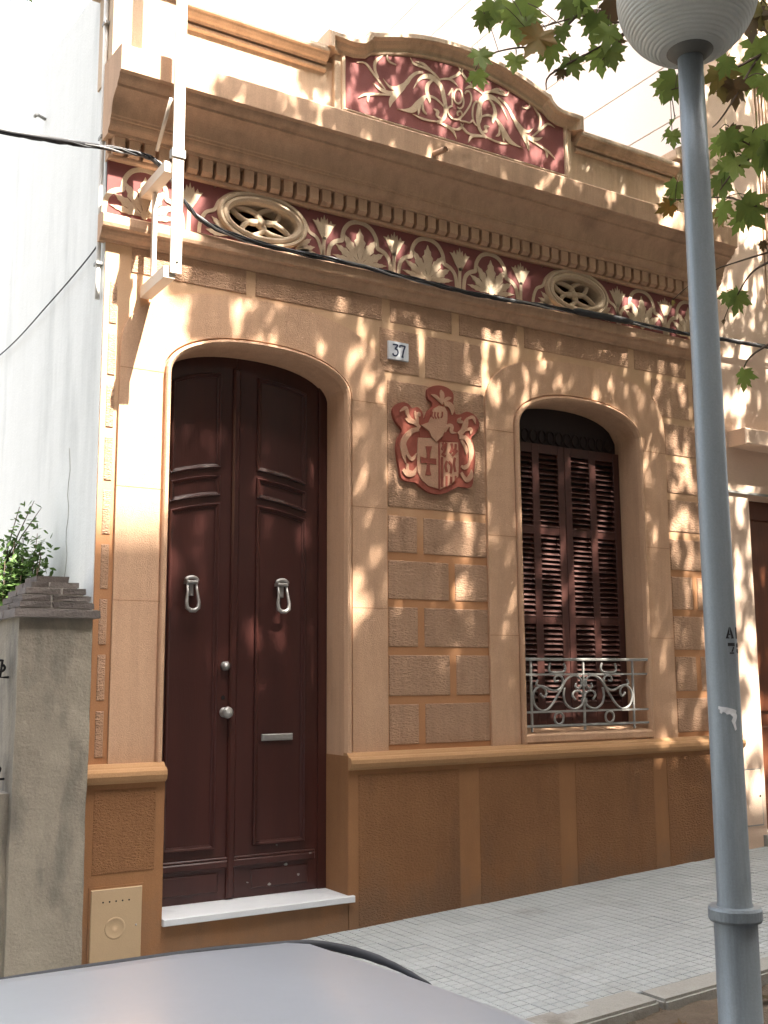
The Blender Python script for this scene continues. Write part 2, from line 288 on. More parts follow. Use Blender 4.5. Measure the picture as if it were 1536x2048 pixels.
HELM= [(2.307, 3.347), (2.351, 3.374), (2.4, 3.37), (2.421, 3.338), (2.421, 3.282), (2.408, 3.225), (2.38, 3.162), (2.325, 3.115), (2.288, 3.147), (2.267, 3.186), (2.203, 3.22), (2.268, 3.248), (2.29, 3.294)]
CROSS= [(2.241, 3.076), (2.292, 3.081), (2.276, 3.036), (2.272, 2.993), (2.326, 2.998), (2.325, 2.955), (2.273, 2.961), (2.274, 2.909), (2.283, 2.878), (2.235, 2.874), (2.244, 2.911), (2.248, 2.961), (2.197, 2.953), (2.197, 2.999), (2.249, 2.992), (2.249, 3.029)]
CSTR=[
 (0.035,[(2.389, 3.39), (2.368, 3.411), (2.33, 3.438), (2.292, 3.447)]),
 (0.05,[(2.378, 3.407), (2.385, 3.45), (2.374, 3.491)]),
 (0.035,[(2.395, 3.405), (2.423, 3.432), (2.462, 3.446)]),
 (0.06,[(2.4, 3.391), (2.439, 3.396), (2.466, 3.372), (2.465, 3.325)]),
 (0.05,[(2.197, 3.201), (2.155, 3.232), (2.108, 3.245), (2.077, 3.25)]),
 (0.04,[(2.176, 3.217), (2.172, 3.262), (2.156, 3.315)]),
 (0.04,[(2.134, 3.239), (2.098, 3.28), (2.083, 3.324), (2.035, 3.295)]),
 (0.035,[(2.172, 3.28), (2.188, 3.3), (2.198, 3.279)]),
 (0.06,[(2.187, 3.19), (2.133, 3.171), (2.08, 3.12), (2.059, 3.068), (2.064, 3.001), (2.079, 2.944)]),
 (0.035,[(2.075, 3.069), (2.095, 3.004), (2.131, 2.976), (2.169, 3.021)]),
 (0.04,[(2.094, 2.941), (2.094, 2.892), (2.141, 2.883), (2.165, 2.926)]),
 (0.05,[(2.057, 2.897), (2.093, 2.87), (2.156, 2.875)]),
 (0.06,[(2.518, 3.191), (2.558, 3.224), (2.581, 3.273), (2.599, 3.322)]),
 (0.035,[(2.559, 3.285), (2.52, 3.285), (2.543, 3.316)]),
 (0.035,[(2.599, 3.313), (2.644, 3.328), (2.666, 3.283)]),
 (0.035,[(2.569, 3.225), (2.625, 3.241), (2.619, 3.203)]),
 (0.04,[(2.402, 3.197), (2.43, 3.242), (2.463, 3.241), (2.457, 3.203), (2.501, 3.199)]),
 (0.06,[(2.523, 3.173), (2.579, 3.17), (2.617, 3.118), (2.621, 3.044), (2.591, 2.971)]),
 (0.04,[(2.539, 3.152), (2.577, 3.1), (2.582, 3.054)]),
 (0.04,[(2.536, 2.966), (2.569, 2.96), (2.614, 2.997)]),
 (0.05,[(2.535, 2.92), (2.578, 2.873), (2.618, 2.904), (2.625, 2.951)]),
]
CDARK=[
 (0.016,[(2.352, 3.115), (2.348, 2.789)]),
 (0.02,[(2.375, 3.014), (2.371, 2.804)]),
 (0.018,[(2.41, 2.885), (2.409, 2.808)]),
 (0.018,[(2.449, 2.884), (2.448, 2.834)]),
 (0.016,[(2.487, 2.892), (2.486, 2.855)]),
 (0.02,[(2.379, 3.116), (2.39, 3.099), (2.373, 3.065)]),
 (0.02,[(2.412, 3.119), (2.403, 3.077), (2.389, 3.043)]),
 (0.02,[(2.456, 3.119), (2.461, 3.083), (2.443, 3.049)]),
 (0.02,[(2.492, 3.119), (2.488, 3.086), (2.466, 3.06)]),
 (0.02,[(2.505, 3.074), (2.46, 3.032)]),
 (0.02,[(2.372, 3.037), (2.405, 3.022)]),
 (0.02,[(2.415, 2.991), (2.403, 2.953), (2.414, 2.913)]),
 (0.022,[(2.431, 2.988), (2.453, 2.958), (2.444, 2.907)]),
 (0.02,[(2.484, 3.021), (2.475, 2.974), (2.485, 2.92)]),
 (0.012,[(2.296, 3.323), (2.29, 3.294), (2.306, 3.278)]),
 (0.012,[(2.317, 3.325), (2.314, 3.297), (2.327, 3.278)]),
 (0.012,[(2.344, 3.324), (2.339, 3.3), (2.349, 3.283)]),
 (0.012,[(2.377, 3.333), (2.377, 3.305), (2.366, 3.29)]),
]
RAIL=[
 [(3.218, 1.38), (3.208, 1.395), (3.237, 1.369), (3.258, 1.394), (3.246, 1.43), (3.2, 1.446), (3.153, 1.416), (3.138, 1.365), (3.168, 1.299), (3.241, 1.277), (3.309, 1.317), (3.394, 1.424), (3.452, 1.496), (3.529, 1.522), (3.584, 1.495), (3.589, 1.453), (3.56, 1.427), (3.533, 1.443), (3.541, 1.464)],
 [(3.186, 1.492), (3.174, 1.457), (3.233, 1.446), (3.326, 1.414), (3.395, 1.434), (3.417, 1.486), (3.392, 1.52), (3.344, 1.512), (3.342, 1.481), (3.372, 1.486)],
 [(3.529, 1.349), (3.503, 1.381), (3.531, 1.41), (3.587, 1.401), (3.606, 1.358), (3.583, 1.306), (3.512, 1.282), (3.445, 1.314), (3.42, 1.372), (3.429, 1.434)],
 [(3.3, 1.611), (3.292, 1.569), (3.311, 1.546), (3.413, 1.546), (3.442, 1.574), (3.429, 1.611)],
 [(3.411, 1.219), (3.406, 1.201), (3.394, 1.187), (3.378, 1.18), (3.36, 1.18), (3.344, 1.189), (3.333, 1.203), (3.33, 1.221), (3.334, 1.238), (3.346, 1.253), (3.363, 1.26), (3.381, 1.26), (3.397, 1.251), (3.407, 1.237), (3.411, 1.219)],
]
LEAF= [(-0.973, -1.839, 4.285, .06, 80, 2), (-0.903, -1.881, 4.280, .065, 80, 0), (0.774, -2.782, 4.248, 0.125, 95, 0), (0.74, -2.756, 4.217, 0.083, 100, 0), (0.913, -2.755, 4.287, 0.181, 80, 0), (0.923, -2.808, 4.215, 0.126, 95, 0), (0.942, -2.864, 4.134, 0.156, 110, 1), (1.051, -2.815, 4.15, 0.128, 85, 0), (1.028, -2.922, 4.164, 0.083, 80, 0), (1.017, -2.714, 4.368, 0.152, 60, 0), (1.11, -2.883, 4.328, 0.128, 90, 0), (1.155, -2.912, 4.338, 0.149, 80, 0), (1.206, -2.928, 4.253, 0.128, 100, 0), (1.189, -3.018, 4.153, 0.125, 90, 0), (1.297, -2.881, 4.345, 0.119, 60, 2), (1.264, -2.976, 4.327, 0.117, 80, 2), (1.235, -2.921, 4.117, 0.128, 85, 0), (1.213, -3.018, 4.07, 0.114, 75, 0), (1.137, -2.856, 4.086, 0.106, 80, 0), (1.098, -2.826, 4.053, 0.06, 120, 2), (1.293, -2.968, 4.179, 0.068, 90, 2), (0.69, -2.806, 4.007, 0.102, 85, 0), (0.688, -2.79, 3.926, 0.091, 80, 0), (0.927, -2.73, 4.098, 0.096, 110, 0), (1.506, -3.066, 3.999, 0.149, 120, 0), (1.582, -2.97, 3.871, 0.109, 110, 0), (1.523, -3.036, 3.779, 0.085, 90, 0), (1.548, -3.012, 3.558, 0.106, 110, 0), (1.526, -2.986, 3.485, 0.085, 160, 1), (1.551, -2.982, 4.043, 0.109, 100, 0), (1.602, -3.236, 3.965, 0.146, 90, 3), (1.659, -3.263, 3.923, 0.125, 80, 2), (1.785, -3.242, 4.039, 0.128, 90, 0), (1.768, -3.273, 4.27, 0.17, 90, 2), (1.82, -3.309, 4.291, 0.17, 80, 3), (1.804, -3.273, 4.144, 0.149, 90, 0), (1.54, -3.318, 3.971, 0.102, 100, 0), (1.764, -3.331, 3.943, 0.104, 90, 0), (1.572, -3.282, 3.659, 0.132, 80, 0), (1.613, -3.195, 3.698, 0.094, 100, 0), (1.677, -3.344, 3.648, 0.183, 90, 0), (1.709, -3.356, 3.608, 0.142, 90, 0), (1.605, -3.286, 3.568, 0.122, 100, 0), (1.647, -3.198, 3.595, 0.104, 90, 0), (1.643, -3.184, 3.533, 0.114, 80, 0), (1.575, -3.235, 3.388, 0.102, 100, 0), (1.643, -3.162, 3.41, 0.083, 60, 3), (1.67, -3.293, 3.387, 0.152, 60, 0), (1.716, -3.203, 3.389, 0.104, 120, 0), (1.825, -3.17, 3.493, 0.096, 90, 2), (1.663, -3.235, 3.749, 0.073, 70, 2), (1.653, -3.218, 3.026, 0.112, 110, 0), (1.618, -3.199, 3.036, 0.071, 90, 0), (1.541, -3.322, 2.66, 0.087, 85, 0), (1.724, -3.301, 3.246, 0.045, 90, 2), (1.613, -3.178, 2.94, 0.02, 90, 2), (1.574, -2.944, 3.085, 0.03, 90, 3), (1.623, -3.031, 3.411, 0.047, 90, 2)]
TWIG= [[(1.896, -3.282, 4.544), (1.456, -3.091, 4.315), (1.278, -2.974, 4.263), (1.158, -2.905, 4.292), (1.096, -2.865, 4.275), (0.977, -2.841, 4.215), (0.933, -2.812, 4.205)], [(1.156, -2.909, 4.317), (1.082, -2.847, 4.223), (1.023, -2.799, 4.16), (0.941, -2.75, 4.161), (0.795, -2.765, 4.084), (0.702, -2.811, 3.997)], [(1.456, -3.091, 4.315), (1.335, -3.003, 4.232), (1.285, -2.961, 4.169), (1.244, -2.925, 4.106)], [(1.335, -3.003, 4.232), (1.179, -2.889, 4.128), (1.118, -2.846, 4.097)], [(1.179, -2.889, 4.128), (1.058, -2.801, 4.045), (1.05, -2.784, 3.982)], [(2.092, -3.393, 4.5), (1.815, -3.276, 4.123), (1.661, -3.259, 3.892), (1.614, -3.214, 3.8), (1.59, -3.194, 3.77)], [(2.053, -3.372, 3.848), (1.794, -3.302, 3.676), (1.633, -3.319, 3.659), (1.617, -3.21, 3.763)], [(1.794, -3.302, 3.676), (1.622, -3.296, 3.568), (1.636, -3.176, 3.513)], [(2.084, -3.316, 3.428), (1.686, -3.306, 3.403), (1.656, -3.183, 3.482), (1.551, -3.007, 3.516)], [(2.006, -3.365, 3.305), (1.745, -3.308, 3.216), (1.583, -3.199, 3.157)], [(2.006, -3.365, 3.305), (1.748, -3.303, 3.176), (1.689, -3.258, 3.126), (1.652, -3.221, 3.046)], [(1.861, -3.443, 2.911), (1.611, -3.387, 2.784), (1.555, -3.344, 2.736), (1.538, -3.327, 2.698)], [(1.815, -3.276, 4.123), (1.601, -3.239, 3.985), (1.499, -3.057, 3.978)]]
# ---------------------------------------------------------------- ground, road, pavement
HW = 5.2                                       # width of the house front
mb = MB()
xs = [-400, -40, 40, 400]
mb.skin([[(x, y, gz(max(-40, min(40, x))) - .29) for y in (-400, 400)] for x in xs]); mb.build('ground', 'terrain', kind='structure')
mb = MB(); mb.skin([[(x, y, gz(x) - .25) for y in (-8.6, -3.98)] for x in (-30, 0, 30)]); mb.build('road', 'asphalt', kind='structure')
mb = MB(); nx, ny = 90, 14
rings = []
for i in range(nx + 1):
    x = -2 + 9 * i / nx; rings.append([(x, -2.1 - 1.72 * j / ny, gz(x) - .055 - .05 * min(1, j / 6) + .028 * math.sin(x * 7 + j) * math.sin(j * 1.7 + x) + random.uniform(-.012, .012)) for j in range(ny + 1)])
mb.skin(rings, smooth=True); mb.build('soil_strip', 'soil', kind='structure')
pav = MB(); pav.prism([(-6, gz(-6) - .3), (-6, gz(-6) - .0045), (14, gz(14) - .0045), (14, gz(14) - .3)], -1.95, .25)
pavement = pav.build('pavement', 'pavement_joint', kind='structure')
tm = MB()
for i in range(3):
    for j in range(3):
        x0 = -.0990 + i * .0662; y0 = -.0990 + j * .0662; a = .0652; c = .003
        v = [(x0, y0, -.008), (x0 + a, y0, -.008), (x0 + a, y0 + a, -.008), (x0, y0 + a, -.008), (x0 + c, y0 + c, 0), (x0 + a - c, y0 + c, 0), (x0 + a - c, y0 + a - c, 0), (x0 + c, y0 + a - c, 0)]
        tm.add(v, [(4, 5, 6, 7)] + [(k, (k + 1) % 4, 4 + (k + 1) % 4, 4 + k) for k in range(4)])
tile_me = tm.mesh('paving_tile'); tile_me.materials.append(MAT['pavement'])
rest = MB()
for i in range(-12, 62):
    for j in range(10):
        x = .1 + .2 * i; y = -.165 - .2 * j + .07
        if 2 <= i < 32:
            o = new_obj('paving_tile', tile_me, None, pavement); o.location = (x, y - .03, gz(x) + random.uniform(-.002, .001)); o.rotation_euler = (random.uniform(-.006, .006), -math.atan(.045) + random.uniform(-.006, .006), 0)
        else:
            rest.add([(x + q.co.x, y - .03 + q.co.y, gz(x + q.co.x) + q.co.z) for q in tile_me.vertices], [tuple(q.vertices) for q in tile_me.polygons])
rest.build('paving_tiles_beyond', 'pavement', pavement, fix=False, kind='stuff')
kerb = MB(); kerb.prism([(-6, gz(-6) - .3), (-6, gz(-6) - .03), (14, gz(14) - .03), (14, gz(14) - .3)], -2.12, -1.99); kerb = kerb.build('kerb', 'mortar', kind='structure')
km = MB(); km.box(0, .985, -.105, .105, -.26, .0); kme = km.mesh('kerb_stone'); kme.materials.append(MAT['kerb_stone'])
bm = bmesh.new(); bm.from_mesh(kme); bmesh.ops.bevel(bm, geom=bm.edges[:], offset=.014, segments=2, affect='EDGES'); bm.to_mesh(kme); bm.free()
for i in range(-5, 14):
    o = new_obj('kerb_stone', kme, None, kerb); o.location = (i + .12, -2.075 + random.uniform(-.008, .008), gz(i + .12) + random.uniform(-.004, .004)); o.rotation_euler = (random.uniform(-.01, .01), -math.atan(.045), random.uniform(-.006, .006))

# ---------------------------------------------------------------- the house
house = thing('town_house', 'ochre single-storey town house with red sgraffito frieze and arched dark door', 'house')
def fin(mb, name, m, p=house, **k): return mb.build(name, m, p, **k)
# openings: centre, half width, spring, rise (superellipse arches)
DO = (1.0225, .5975, 3.33, .243); WO = (3.655, .585, 3.32, .24)
def arch(c, a, zs, h, z0, p=2.25, n=28):
    pts = [(c - a, z0)]
    for i in range(n + 1):
        t = PI - PI * i / n; u = math.cos(t); sgn = 1 if u > 0 else -1
        pts.append((c + a * sgn * abs(u) ** (2 / p), zs + h * abs(math.sin(t)) ** (2 / p)))
    return pts + [(c + a, z0)]
DEX = (1.0225, .915, 3.44, .455); WEX = (3.655, .885, 3.42, .445)
def extr(x):
    for c, a, zs, h in (DEX, WEX):
        u = abs(x - c) / (a + .0)
        if u < 1: return zs + h * (1 - u ** 2.5) ** .4
    return -1
# masonry behind everything, with rectangular holes hidden by the surrounds
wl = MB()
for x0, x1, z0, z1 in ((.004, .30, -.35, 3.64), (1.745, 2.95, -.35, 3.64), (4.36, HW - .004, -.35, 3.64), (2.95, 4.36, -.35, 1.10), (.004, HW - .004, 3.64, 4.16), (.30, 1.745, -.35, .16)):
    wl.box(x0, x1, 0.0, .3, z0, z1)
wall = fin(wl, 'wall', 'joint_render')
# white side wall, receding along the garden next door, with a sloping top
sw = MB(); sw.prism([(.01, -.5), (.01, 5.70), (.54, 5.955), (1.44, 6.09), (3.2, 6.29), (9, 6.9), (9, -.5)], 0.0, .22, 'x'); side = fin(sw, 'side_wall', 'white_wall')
ck = MB(); ck.tube([(-.0005, .60 + .02 * math.sin(k * 1.7), 2.05 + k * .075) for k in range(13)], .0022, 4); fin(ck, 'hairline_crack', 'stucco_grey', side)
rf = MB(); rf.box(.22, HW - .1, .3, 9, 5.15, 5.3); rf.box(.22, HW - .1, 8.8, 9, -.3, 5.15); rf.box(HW - .1, HW, .3, 9, -.3, 5.3); fin(rf, 'roof', 'roof_tile')
# rendered blocks in courses, joints left between them
JT = [1.085, 1.397, 1.716, 2.03, 2.34, 2.64]; JW = .055
def block(x0, x1, z0, z1, d=.0055, m='block_render', clip=False):
    mb = MB()
    if not clip: mb.box(x0, x1, -d, .004, z0, z1, .004)
    else:
        xs = np.linspace(x0, x1, 30); low = [(float(x), max(z0, extr(x) + .030)) for x in xs]; low = [q for q in low if q[1] < z1 - .012]
        if len(low) < 3: return
        # keep contiguous runs
        runs = []; cur = [low[0]]
        for a, b in zip(low, low[1:]):
            if b[0] - a[0] > (x1 - x0) / 29 * 1.5: runs.append(cur); cur = []
            cur.append(b)
        runs.append(cur)
        for r in runs:
            if len(r) < 3: continue
            mb.prism([(r[0][0], z1)] + r + [(r[-1][0], z1)], -d, .004)
    if mb.v: mb.build('block', m, wall)
def courses(xa, xb, first):
    for k in range(5):
        z0, z1 = JT[k], JT[k + 1] - JW; s = xa + (.255 if (k + first) % 2 == 0 else .51)
        block(xa, s - .027, z0, z1); block(s + .027, xb, z0, z1)
courses(1.955, 2.765, 0); block(1.955, 2.765, 2.645, 3.515)
courses(4.565, 5.08, 1); 
for k in range(3): block(4.565, 5.08, 2.645 + k * .31, 2.645 + k * .31 + .255)
for a, b in ((1.9, 2.215), (2.27, 2.75), (4.44, 4.85), (4.905, 5.15)): block(a, b, 3.575, 3.872, clip=True)
jx = [.13, .943, 1.95, 2.53, 3.12, 4.23, 4.87, 5.18]
for a, b in zip(jx, jx[1:]): block(a + .033, b - .033, 3.925, 4.083)
for k in range(9):                             # narrow strip left of the door surround
    z0 = 1.085 + k * .313
    block(.036, .082, z0, z0 + .255, .005)
# moulded surrounds with their reveals
def surround(name, O, EX, z0, depth, m='plaster'):
    c, a, zs, h = O; mb = MB()
    prof = [(0, depth), (0, -.004), (.004, -.018), (.010, -.036), (.022, -.046), (.033, -.042), (.040, -.030), (.043, -.006), (.051, -.004), (.054, -.0205), (.060, -.0205)]
    rings = [[(x, y, z) for x, z in arch(c, a + o, zs, h + o, z0)] for o, y in prof]
    rings += [[(x, y, z) for x, z in arch(EX[0], EX[1], EX[2], EX[3], z0, p=2.5)] for y in (-.0205, .004)]
    mb.skin(rings); return fin(mb, name, m)
ds = surround('door_surround', DO, DEX, 1.03, .27)
wsu = surround('window_surround', WO, WEX, 1.03, .24)
for z in (1.96, 2.62, 3.33):                   # hair joints in the smooth surrounds
    for x0, x1 in ((.108, .42), (1.665, 1.936)): jm = MB(); jm.box(x0, x1, -.0215, -.019, z, z + .003); fin(jm, 'joint_line', 'plinth_smooth', ds)
for z in (1.8, 2.5, 3.26):
    for x0, x1 in ((2.771, 3.02), (4.29, 4.538)): jm = MB(); jm.box(x0, x1, -.0215, -.019, z, z + .003); fin(jm, 'joint_line', 'plinth_smooth', wsu)
for x in (.4245, 1.6195):
    rv = MB(); rv.box(x - .004, x + .004, -.058, .27, .16, 1.032); fin(rv, 'reveal_base', 'plinth_smooth', ds)
# plinth
for n_, (x0, x1) in enumerate(((-.03, .4243), (1.6197, HW))):
    pl = MB(); pl.prism([(x0, gz(x0) - .3), (x1, gz(x1) - .3), (x1, .955), (x0, .955)], -.062, .003); pb = fin(pl, 'plinth', 'plinth_smooth')
    if n_ == 0: pan = [(.025, .375)]
    else: pan = [(1.69, 2.455), (2.62, 3.31), (3.46, 4.22), (4.36, 5.12)]
    for a, b in pan:
        q = MB(); lo = .47 if n_ == 0 else gz(a) - .05; q.box(a, b, -.0655, -.060, lo, .915, .0025); fin(q, 'plinth_panel', 'plinth_render', pb)
    ml = MB(); pr = [(-.06, .945), (-.075, .945), (-.096, .962), (-.104, .985), (-.10, 1.008), (-.085, 1.022), (-.066, 1.026), (-.060, 1.034), (-.040, 1.05), (.002, 1.05), (.002, .945)]
    ml.prism(pr, x0 - .002, x1 + (.0 if n_ else .002), 'x'); fin(ml, 'plinth_moulding', 'plinth_mould')
    if n_ == 0:
        h = MB(); h.box(.012, .316, -.0685, -.055, -.3, .405); hb = fin(h, 'hatch_recess', 'plinth_smooth', pb)
ht = thing('meter_hatch', 'beige metal meter hatch low on the plinth left of the door', 'hatch')
h = MB(); h.box(.022, .306, -.078, -.0687, -.20, .392, .004); hp = h.build('hatch_door', 'hatch_paint', ht)
h = MB()
for zz in (.325, -.005):
    for k in range(5): h.lathe([(.005, -.0788), (.005, -.0775)], (.088 + k * .036, 0, zz), 8, False, 'y')
h.build('vent_hole', 'dark', ht)
h = MB(); h.lathe([(.0, -.0790), (.020, -.0790), (.046, -.0788), (.048, -.0800), (.056, -.0800), (.058, -.0775)], (.158, 0, .185), 28, True, 'y'); h.build('emblem', 'hatch_paint', ht)
h = MB(); h.lathe([(.004, -.082), (.006, -.0775)], (.275, 0, .19), 8, True, 'y'); h.build('latch', 'hardware', ht)
# door step
st = MB(); st.box(.4243, 1.6197, -.056, .3, -.35, .158); fin(st, 'step_base', 'plinth_smooth')
st = MB(); st.box(.428, 1.65, -.092, .26, .160, .198, .004); fin(st, 'door_step', 'marble')
# window sill
st = MB(); st.prism([(-.03, 1.05), (-.045, 1.065), (-.045, 1.105), (-.03, 1.118), (.26, 1.15), (.26, 1.04)], 3.035, 4.275, 'x'); fin(st, 'window_sill', 'plaster')
# ---- the double door
def zt(x, O=DO): u = min(1, abs(x - O[0]) / O[1]); return O[2] + O[3] * (1 - u ** 2.25) ** (1 / 2.25)
def leaf_poly(x0, x1, z0, f, n=14): 
    return [(x0, z0), (x1, z0)] + [(x1 + (x0 - x1) * i / n, f(x1 + (x0 - x1) * i / n)) for i in range(n + 1)]
def arcz(zc): return lambda x: zc - .33 * (x - 1.0) ** 2
fr = MB(); fr.prism(leaf_poly(1.555, 1.617, .2, zt, 6), .225, .30); fr.prism(leaf_poly(.428, .452, .2, zt, 4), .225, .30); fin(fr, 'door_frame', 'door_wood')
for side_, (x0, x1, lab) in enumerate(((.452, .957, 'left leaf with lock and knob'), (.961, 1.555, 'right leaf with letter slot'))):
    d = MB(); d.prism(leaf_poly(x0, x1, .2, lambda x: zt(x) + .004, 14), .238, .29); leaf = fin(d, 'door_leaf', 'door_wood'); leaf['label'] = lab
    a, b = (x0 + .07, x1 - .105) if side_ == 0 else (x0 + .145, x1 - .095)
    # raised mouldings round three panels: top field, lunette, long field, base field
    def ring(poly_o, wd=.028, y0=.218):
        q = MB(); path = poly_o + [poly_o[0], poly_o[1]]; n = len(poly_o)
        ar = sum(poly_o[i][0] * poly_o[(i + 1) % n][1] - poly_o[(i + 1) % n][0] * poly_o[i][1] for i in range(n))
        if ar > 0: path = path[::-1]
        sweep(q, path, [(0, .24), (0, y0 + .006), (.006, y0), (.014, y0 + .003), (.018, y0 + .010), (wd, y0 + .014), (wd, .24)]); fin(q, 'panel_moulding', 'door_wood', leaf)
    top = lambda x: zt(x) - .11
    up1, up0, lo1, lo0 = arcz(2.845), arcz(2.80), arcz(2.665), arcz(2.62)
    cx = lambda f, g: [(a, f(a)), (b, f(b))] + [(b + (a - b) * i / 10, g(b + (a - b) * i / 10)) for i in range(11)]
    def cpoly(f, g): return [(a + (b - a) * i / 10, f(a + (b - a) * i / 10)) for i in range(11)] + [(b + (a - b) * i / 10, g(b + (a - b) * i / 10)) for i in range(11)]
    ring(cpoly(up1, top)); ring(cpoly(lo1, up0)); ring(cpoly(lambda x: .50, lo0)); 
    q = MB(); q.box(x0 + .004, x1 - .02, .216, .24, .385, .43, .008); q.box(x0 + .004, x1 - .02, .222, .24, .43, .447, .005); fin(q, 'bottom_rail', 'door_wood', leaf)
    q = MB(); q.box(a - .01, b + .03, .228, .24, .245, .362, .009); fin(q, 'kick_panel', 'door_wood', leaf)
    if side_ == 1:
        q = MB(); q.box(x0 - .028, x0 + .022, .212, .24, .205, 3.50, .012); fin(q, 'astragal', 'door_wood', leaf)
    if side_ == 1:                             # chipped paint on the kick board
        for k, (sx_, sz_) in enumerate(((1.075, .285), (1.27, .49), (1.335, .37), (1.50, .425), (1.22, .262), (1.10, .40), (1.42, .30))):
            q = MB(); r_ = random.uniform(.004, .010); q.prism([(sx_ + r_ * random.uniform(.5, 1.5) * math.cos(t), sz_ + r_ * random.uniform(.4, 1.0) * math.sin(t)) for t in np.linspace(0, 2 * PI, 9)[:-1]], .2272 if k != 3 else .2155, .24); fin(q, 'paint_chip', 'iron_paint', leaf)
    # knocker: cap, two tapering arms joined in a loop, striker tongue
    kx, kz = (.665, 2.02) if side_ == 0 else (1.279, 2.027)
    q = MB(); q.box(kx - .037, kx + .037, .182, .238, kz + .072, kz + .092, .006); q.tube([(kx + .037 * math.cos(t), .20, kz + .09 + .022 * math.sin(t)) for t in np.linspace(0, PI, 9)], .013, 8)
    q.tube([(kx - .028, .20, kz + .075), (kx - .031, .185, kz + .02), (kx - .040, .178, kz - .04), (kx - .036, .178, kz - .075), (kx - .015, .178, kz - .092), (kx + .015, .178, kz - .092), (kx + .036, .178, kz - .075), (kx + .040, .178, kz - .04), (kx + .031, .185, kz + .02), (kx + .028, .20, kz + .075)], [.009, .009, .011, .014, .014, .014, .014, .011, .009, .009], 8)
    q.box(kx - .017, kx + .017, .208, .24, kz + .0, kz + .075, .006); fin(q, 'knocker', 'hardware', leaf)
    if side_ == 0:
        q = MB(); q.lathe([(.0, .196), (.014, .197), (.017, .206), (.027, .212), (.029, .238)], (.905, 0, 1.592), 18, True, 'y'); fin(q, 'lock_cylinder', 'hardware', leaf)
        q = MB(); q.lathe([(.0, .158), (.022, .160), (.034, .170), (.036, .182), (.028, .196), (.014, .204), (.016, .222), (.030, .226), (.031, .238)], (.906, 0, 1.31), 20, True, 'y'); fin(q, 'door_knob', 'hardware', leaf)
        q = MB(); q.lathe([(.012, .232), (.013, .238)], (.898, 0, 1.40), 10, False, 'y'); fin(q, 'keyhole', 'dark', leaf)
    else:
        q = MB(); q.box(1.16, 1.375, .222, .24, 1.128, 1.170, .006); q.box(1.18, 1.355, .2195, .2225, 1.142, 1.157); fin(q, 'letter_slot', 'hardware', leaf)
# ---- window shutters: two leaves, each with two columns of slats
slat = MB()
def slat_mesh(w): 
    q = MB(); q.prism([(.187, .006), (.184, .002), (.218, .034), (.221, .038)], 0, w, 'x'); me = q.mesh('slat'); me.materials.append(MAT['shutter_wood']); return me
tp = MB(); tp.prism(leaf_poly(3.075, 4.237, 3.26, lambda x: zt(x, WO), 20), .228, .25); fin(tp, 'fanlight_board', 'fret_wood')
for k in range(13):
    q = MB(); x = 3.15 + k * .084; zz = min(3.40, zt(x, WO) - .10); q.tube([(x + .036 * math.cos(t), .222, 3.33 + .05 * math.sin(t)) for t in np.linspace(0, 2 * PI, 13)[:-1]], .006, 5, closed=True); q.build('fret_ring', 'fret_wood', house)
zb, ztp, mids = 1.16, 3.262, ((1.90, 1.955), (2.57, 2.625))
for li, (x0, x1) in enumerate(((3.078, 3.664), (3.668, 4.234))):
    q = MB(); mid = (x0 + x1) / 2 - (.0 if li else -.012)
    for a, b in ((x0, x0 + .065), (mid - .035, mid + .035), (x1 - .065, x1)): q.box(a, b, .185, .225, zb, ztp, .004)
    for a, b in ((zb, zb + .16), (ztp - .07, ztp)) + mids:
        for c, d in ((x0 + .065, mid - .035), (mid + .035, x1 - .065)): q.box(c, d, .188, .222, a, b)
    sh = fin(q, 'shutter', 'shutter_wood')
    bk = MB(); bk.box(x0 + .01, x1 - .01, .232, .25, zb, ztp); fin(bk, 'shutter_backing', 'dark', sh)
    for c, d in ((x0 + .065, mid - .035), (mid + .035, x1 - .065)):
        me = slat_mesh(d - c)
        for a, b in ((zb + .16, mids[0][0]), (mids[0][1], mids[1][0]), (mids[1][1], ztp - .07)):
            n = int(round((b - a) / .0395))
            for k in range(n):
                o = new_obj('slat', me, None, sh); o.location = (c, random.uniform(-.001, .001), a + (b - a) * k / n + random.uniform(-.0015, .0015)); o.rotation_euler = (random.uniform(-.02, .02), 0, random.uniform(-.004, .004))
# ---- window railing
rl = MB(); Y = -.012
rl.box(3.06, 4.26, Y - .016, Y + .016, 1.626, 1.646, .004); rail = fin(rl, 'window_railing', 'iron_paint')
for z, t in ((1.53, .007), (1.268, .007), (1.170, .008)):
    q = MB(); q.box(3.06, 4.25, Y - .007, Y + .007, z - t, z + t); fin(q, 'rail_bar', 'iron_paint', rail)
for x in (3.124, 3.611, 4.098):
    q = MB(); q.box(x - .007, x + .007, Y - .0065, Y + .0065, 1.13, 1.63); fin(q, 'rail_post', 'iron_paint', rail)
for k, s in enumerate(RAIL):
    for mir in (0, 1):
        pts = [((x if not mir else 2 * 3.611 - x), Y - .002 * mir, z) for x, z in crom(s, 6)]
        q = MB(); q.tube(pts, .0085, 6); fin(q, 'scroll', 'iron_paint', rail)
for z in (1.455, 1.345):
    q = MB(); q.box(3.592, 3.630, Y - .012, Y + .012, z - .012, z + .012); fin(q, 'collar', 'iron_paint', rail)
